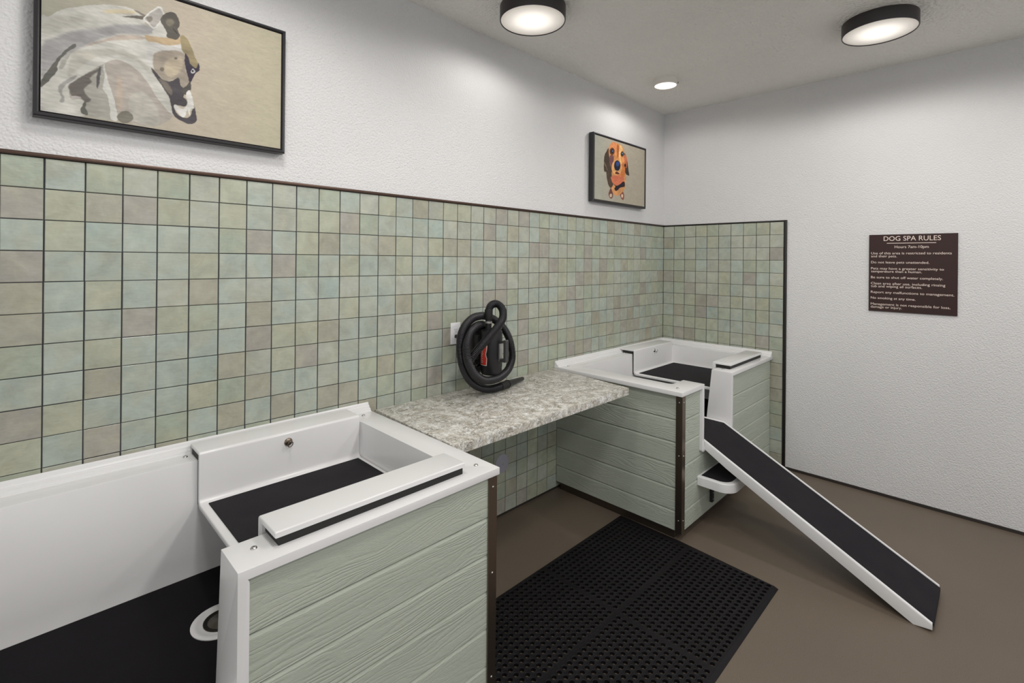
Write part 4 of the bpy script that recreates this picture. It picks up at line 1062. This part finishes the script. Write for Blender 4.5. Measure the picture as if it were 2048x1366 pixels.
M_PAINT = bpy.data.materials.new('painted_canvas'); n_ = N(M_PAINT)
at = n_.new('ShaderNodeAttribute', attribute_name='paint')
br = n_.noise(n_.mapping(geo_pos(n_), (40, 40, 110)), 1.0, 4, .65, .8)
hs = n_.new('ShaderNodeHueSaturation'); n_.link(at.outputs['Color'], hs.inputs['Color'])
n_.link(n_.math('ADD', n_.math('MULTIPLY', br, .34), .83), hs.inputs['Value'])
n_.link(hs.outputs[0], n_.bsdf.inputs['Base Color'])
n_.bsdf.inputs['Roughness'].default_value = .65
n_.bsdf.inputs['Specular IOR Level'].default_value = .25
n_.link(n_.bump(n_.noise(geo_pos(n_), 700, 2), .2, .001), n_.bsdf.inputs['Normal'])
PAINT_LIT = .72

def painting(x0, x1, z0, z1, layers, bg, label, n, lit):
    t = empty('framed_painting', ((x0 + x1) / 2, 0, (z0 + z1) / 2), label, 'painting')
    cx, cz = (x0 + x1) / 2, (z0 + z1) / 2
    hw, hh = (x1 - x0) / 2, (z1 - z0) / 2
    f = .0135
    bm = bmesh.new()
    # moulded frame: profile (inset, y) swept round the four mitred corners
    prof = [(0, -.0035), (0, -.043), (.004, -.048), (.010, -.049), (f, -.046), (f, -.040), (f + .004, -.036), (f + .004, -.0035)]
    loops = []
    for ins, y in prof:
        loops.append([bm.verts.new((sx * (hw - ins), y, sz * (hh - ins))) for sx, sz in ((-1, -1), (1, -1), (1, 1), (-1, 1))])
    for A, B in zip(loops, loops[1:] + loops[:1]):
        for k in range(4): bm.faces.new((A[k], A[(k + 1) % 4], B[(k + 1) % 4], B[k]))
    put('frame', bm, M_FRAME, t)
    cw, chh = hw - f - .0045, hh - f - .0045
    nx, nz = n, int(n * chh / cw)
    xs = np.linspace(-cw, cw, nx); zs = np.linspace(-chh, chh, nz)
    X, Z = np.meshgrid(xs, zs)
    img = np.zeros((nz, nx, 3))
    (c0, c1, c2) = [np.array(c, float) for c in bg]
    u = (X + cw) / (2 * cw)
    img[:] = np.where(u[..., None] < .5, c0 + (c1 - c0) * (u[..., None] * 2), c1 + (c2 - c1) * (u[..., None] * 2 - 1))
    WX, WZ = X + cx, Z + cz
    k = 2 * cw / .75
    WX = WX + .0006 * k * (np.sin(WZ * 173 + WX * 61) + .7 * np.sin(WZ * 401 - WX * 233))
    WZ = WZ + .0006 * k * (np.sin(WX * 151 - WZ * 83) + .7 * np.sin(WX * 367 + WZ * 277))
    rs = np.random.RandomState(7)
    def cloudy(gx, gz):
        g = rs.rand(gz, gx); a = np.linspace(0, gx - 1.001, nx); c = np.linspace(0, gz - 1.001, nz)
        i, j = a.astype(int), c.astype(int); fa, fc = a - i, c - j
        fa, fc = fa * fa * (3 - 2 * fa), (fc * fc * (3 - 2 * fc))[:, None]
        return (g[j][:, i] * (1 - fa) + g[j][:, i + 1] * fa) * (1 - fc) + (g[j + 1][:, i] * (1 - fa) + g[j + 1][:, i + 1] * fa) * fc
    for poly, col, blur in layers:
        soft_fill(img, WX, WZ, poly, col, blur)
    streak = (cloudy(14, 20) - .5) * .10 + (cloudy(40, 90) - .5) * .07
    bgd = np.abs(img - np.where(u[..., None] < .5, c0 + (c1 - c0) * (u[..., None] * 2), c1 + (c2 - c1) * (u[..., None] * 2 - 1))).sum(-1)
    img = np.clip(img * (1 + streak * np.where(bgd < 2, .35, 1.6))[..., None], 0, 255)
    lin = np.where(img / 255 <= .04045, img / 255 / 12.92, ((img / 255 + .055) / 1.055) ** 2.4) / lit
    V = np.stack([X, np.full_like(X, -.0425), Z], -1).reshape(-1, 3)
    idx = np.arange(nx * nz).reshape(nz, nx)
    F = np.stack([idx[:-1, :-1], idx[:-1, 1:], idx[1:, 1:], idx[1:, :-1]], -1).reshape(-1, 4)
    # back and sides of the stretched canvas
    b = len(V)
    V = np.concatenate([V, np.array([(-cw, -.006, -chh), (cw, -.006, -chh), (cw, -.006, chh), (-cw, -.006, chh), (-cw, -.0424, -chh), (cw, -.0424, -chh), (cw, -.0424, chh), (-cw, -.0424, chh)])])
    Fl = [tuple(map(int, q)) for q in F] + [(b + 3, b + 2, b + 1, b)] + [(b + k, b + (k + 1) % 4, b + 4 + (k + 1) % 4, b + 4 + k) for k in range(4)]
    me = bpy.data.meshes.new('canvas'); me.from_pydata([tuple(map(float, v)) for v in V], [], Fl)
    colr = np.concatenate([np.clip(lin.reshape(-1, 3), 0, .97), np.full((8, 3), .6)])
    ca = me.color_attributes.new('paint', 'FLOAT_COLOR', 'POINT')
    ca.data.foreach_set('color', np.concatenate([colr, np.ones((len(colr), 1))], 1).astype(np.float32).ravel())
    me.materials.append(M_PAINT)
    o = bpy.data.objects.new('canvas', me); COL.objects.link(o); o.parent = t
    return t
painting(-4.266, -3.4815, 2.091, 2.622, DOG_WHITE, ((168, 166, 150), (190, 179, 162), (191, 184, 160)), 'large framed painting of a pale dog looking down, above the nearest tiles', 420, 1.27)
painting(-1.200, -.415, 2.095, 2.625, DOG_BROWN, ((168, 167, 154), (166, 158, 142), (168, 160, 144)), 'framed painting of a brown long-eared dog with dark bow, near the far corner', 260, 1.0)
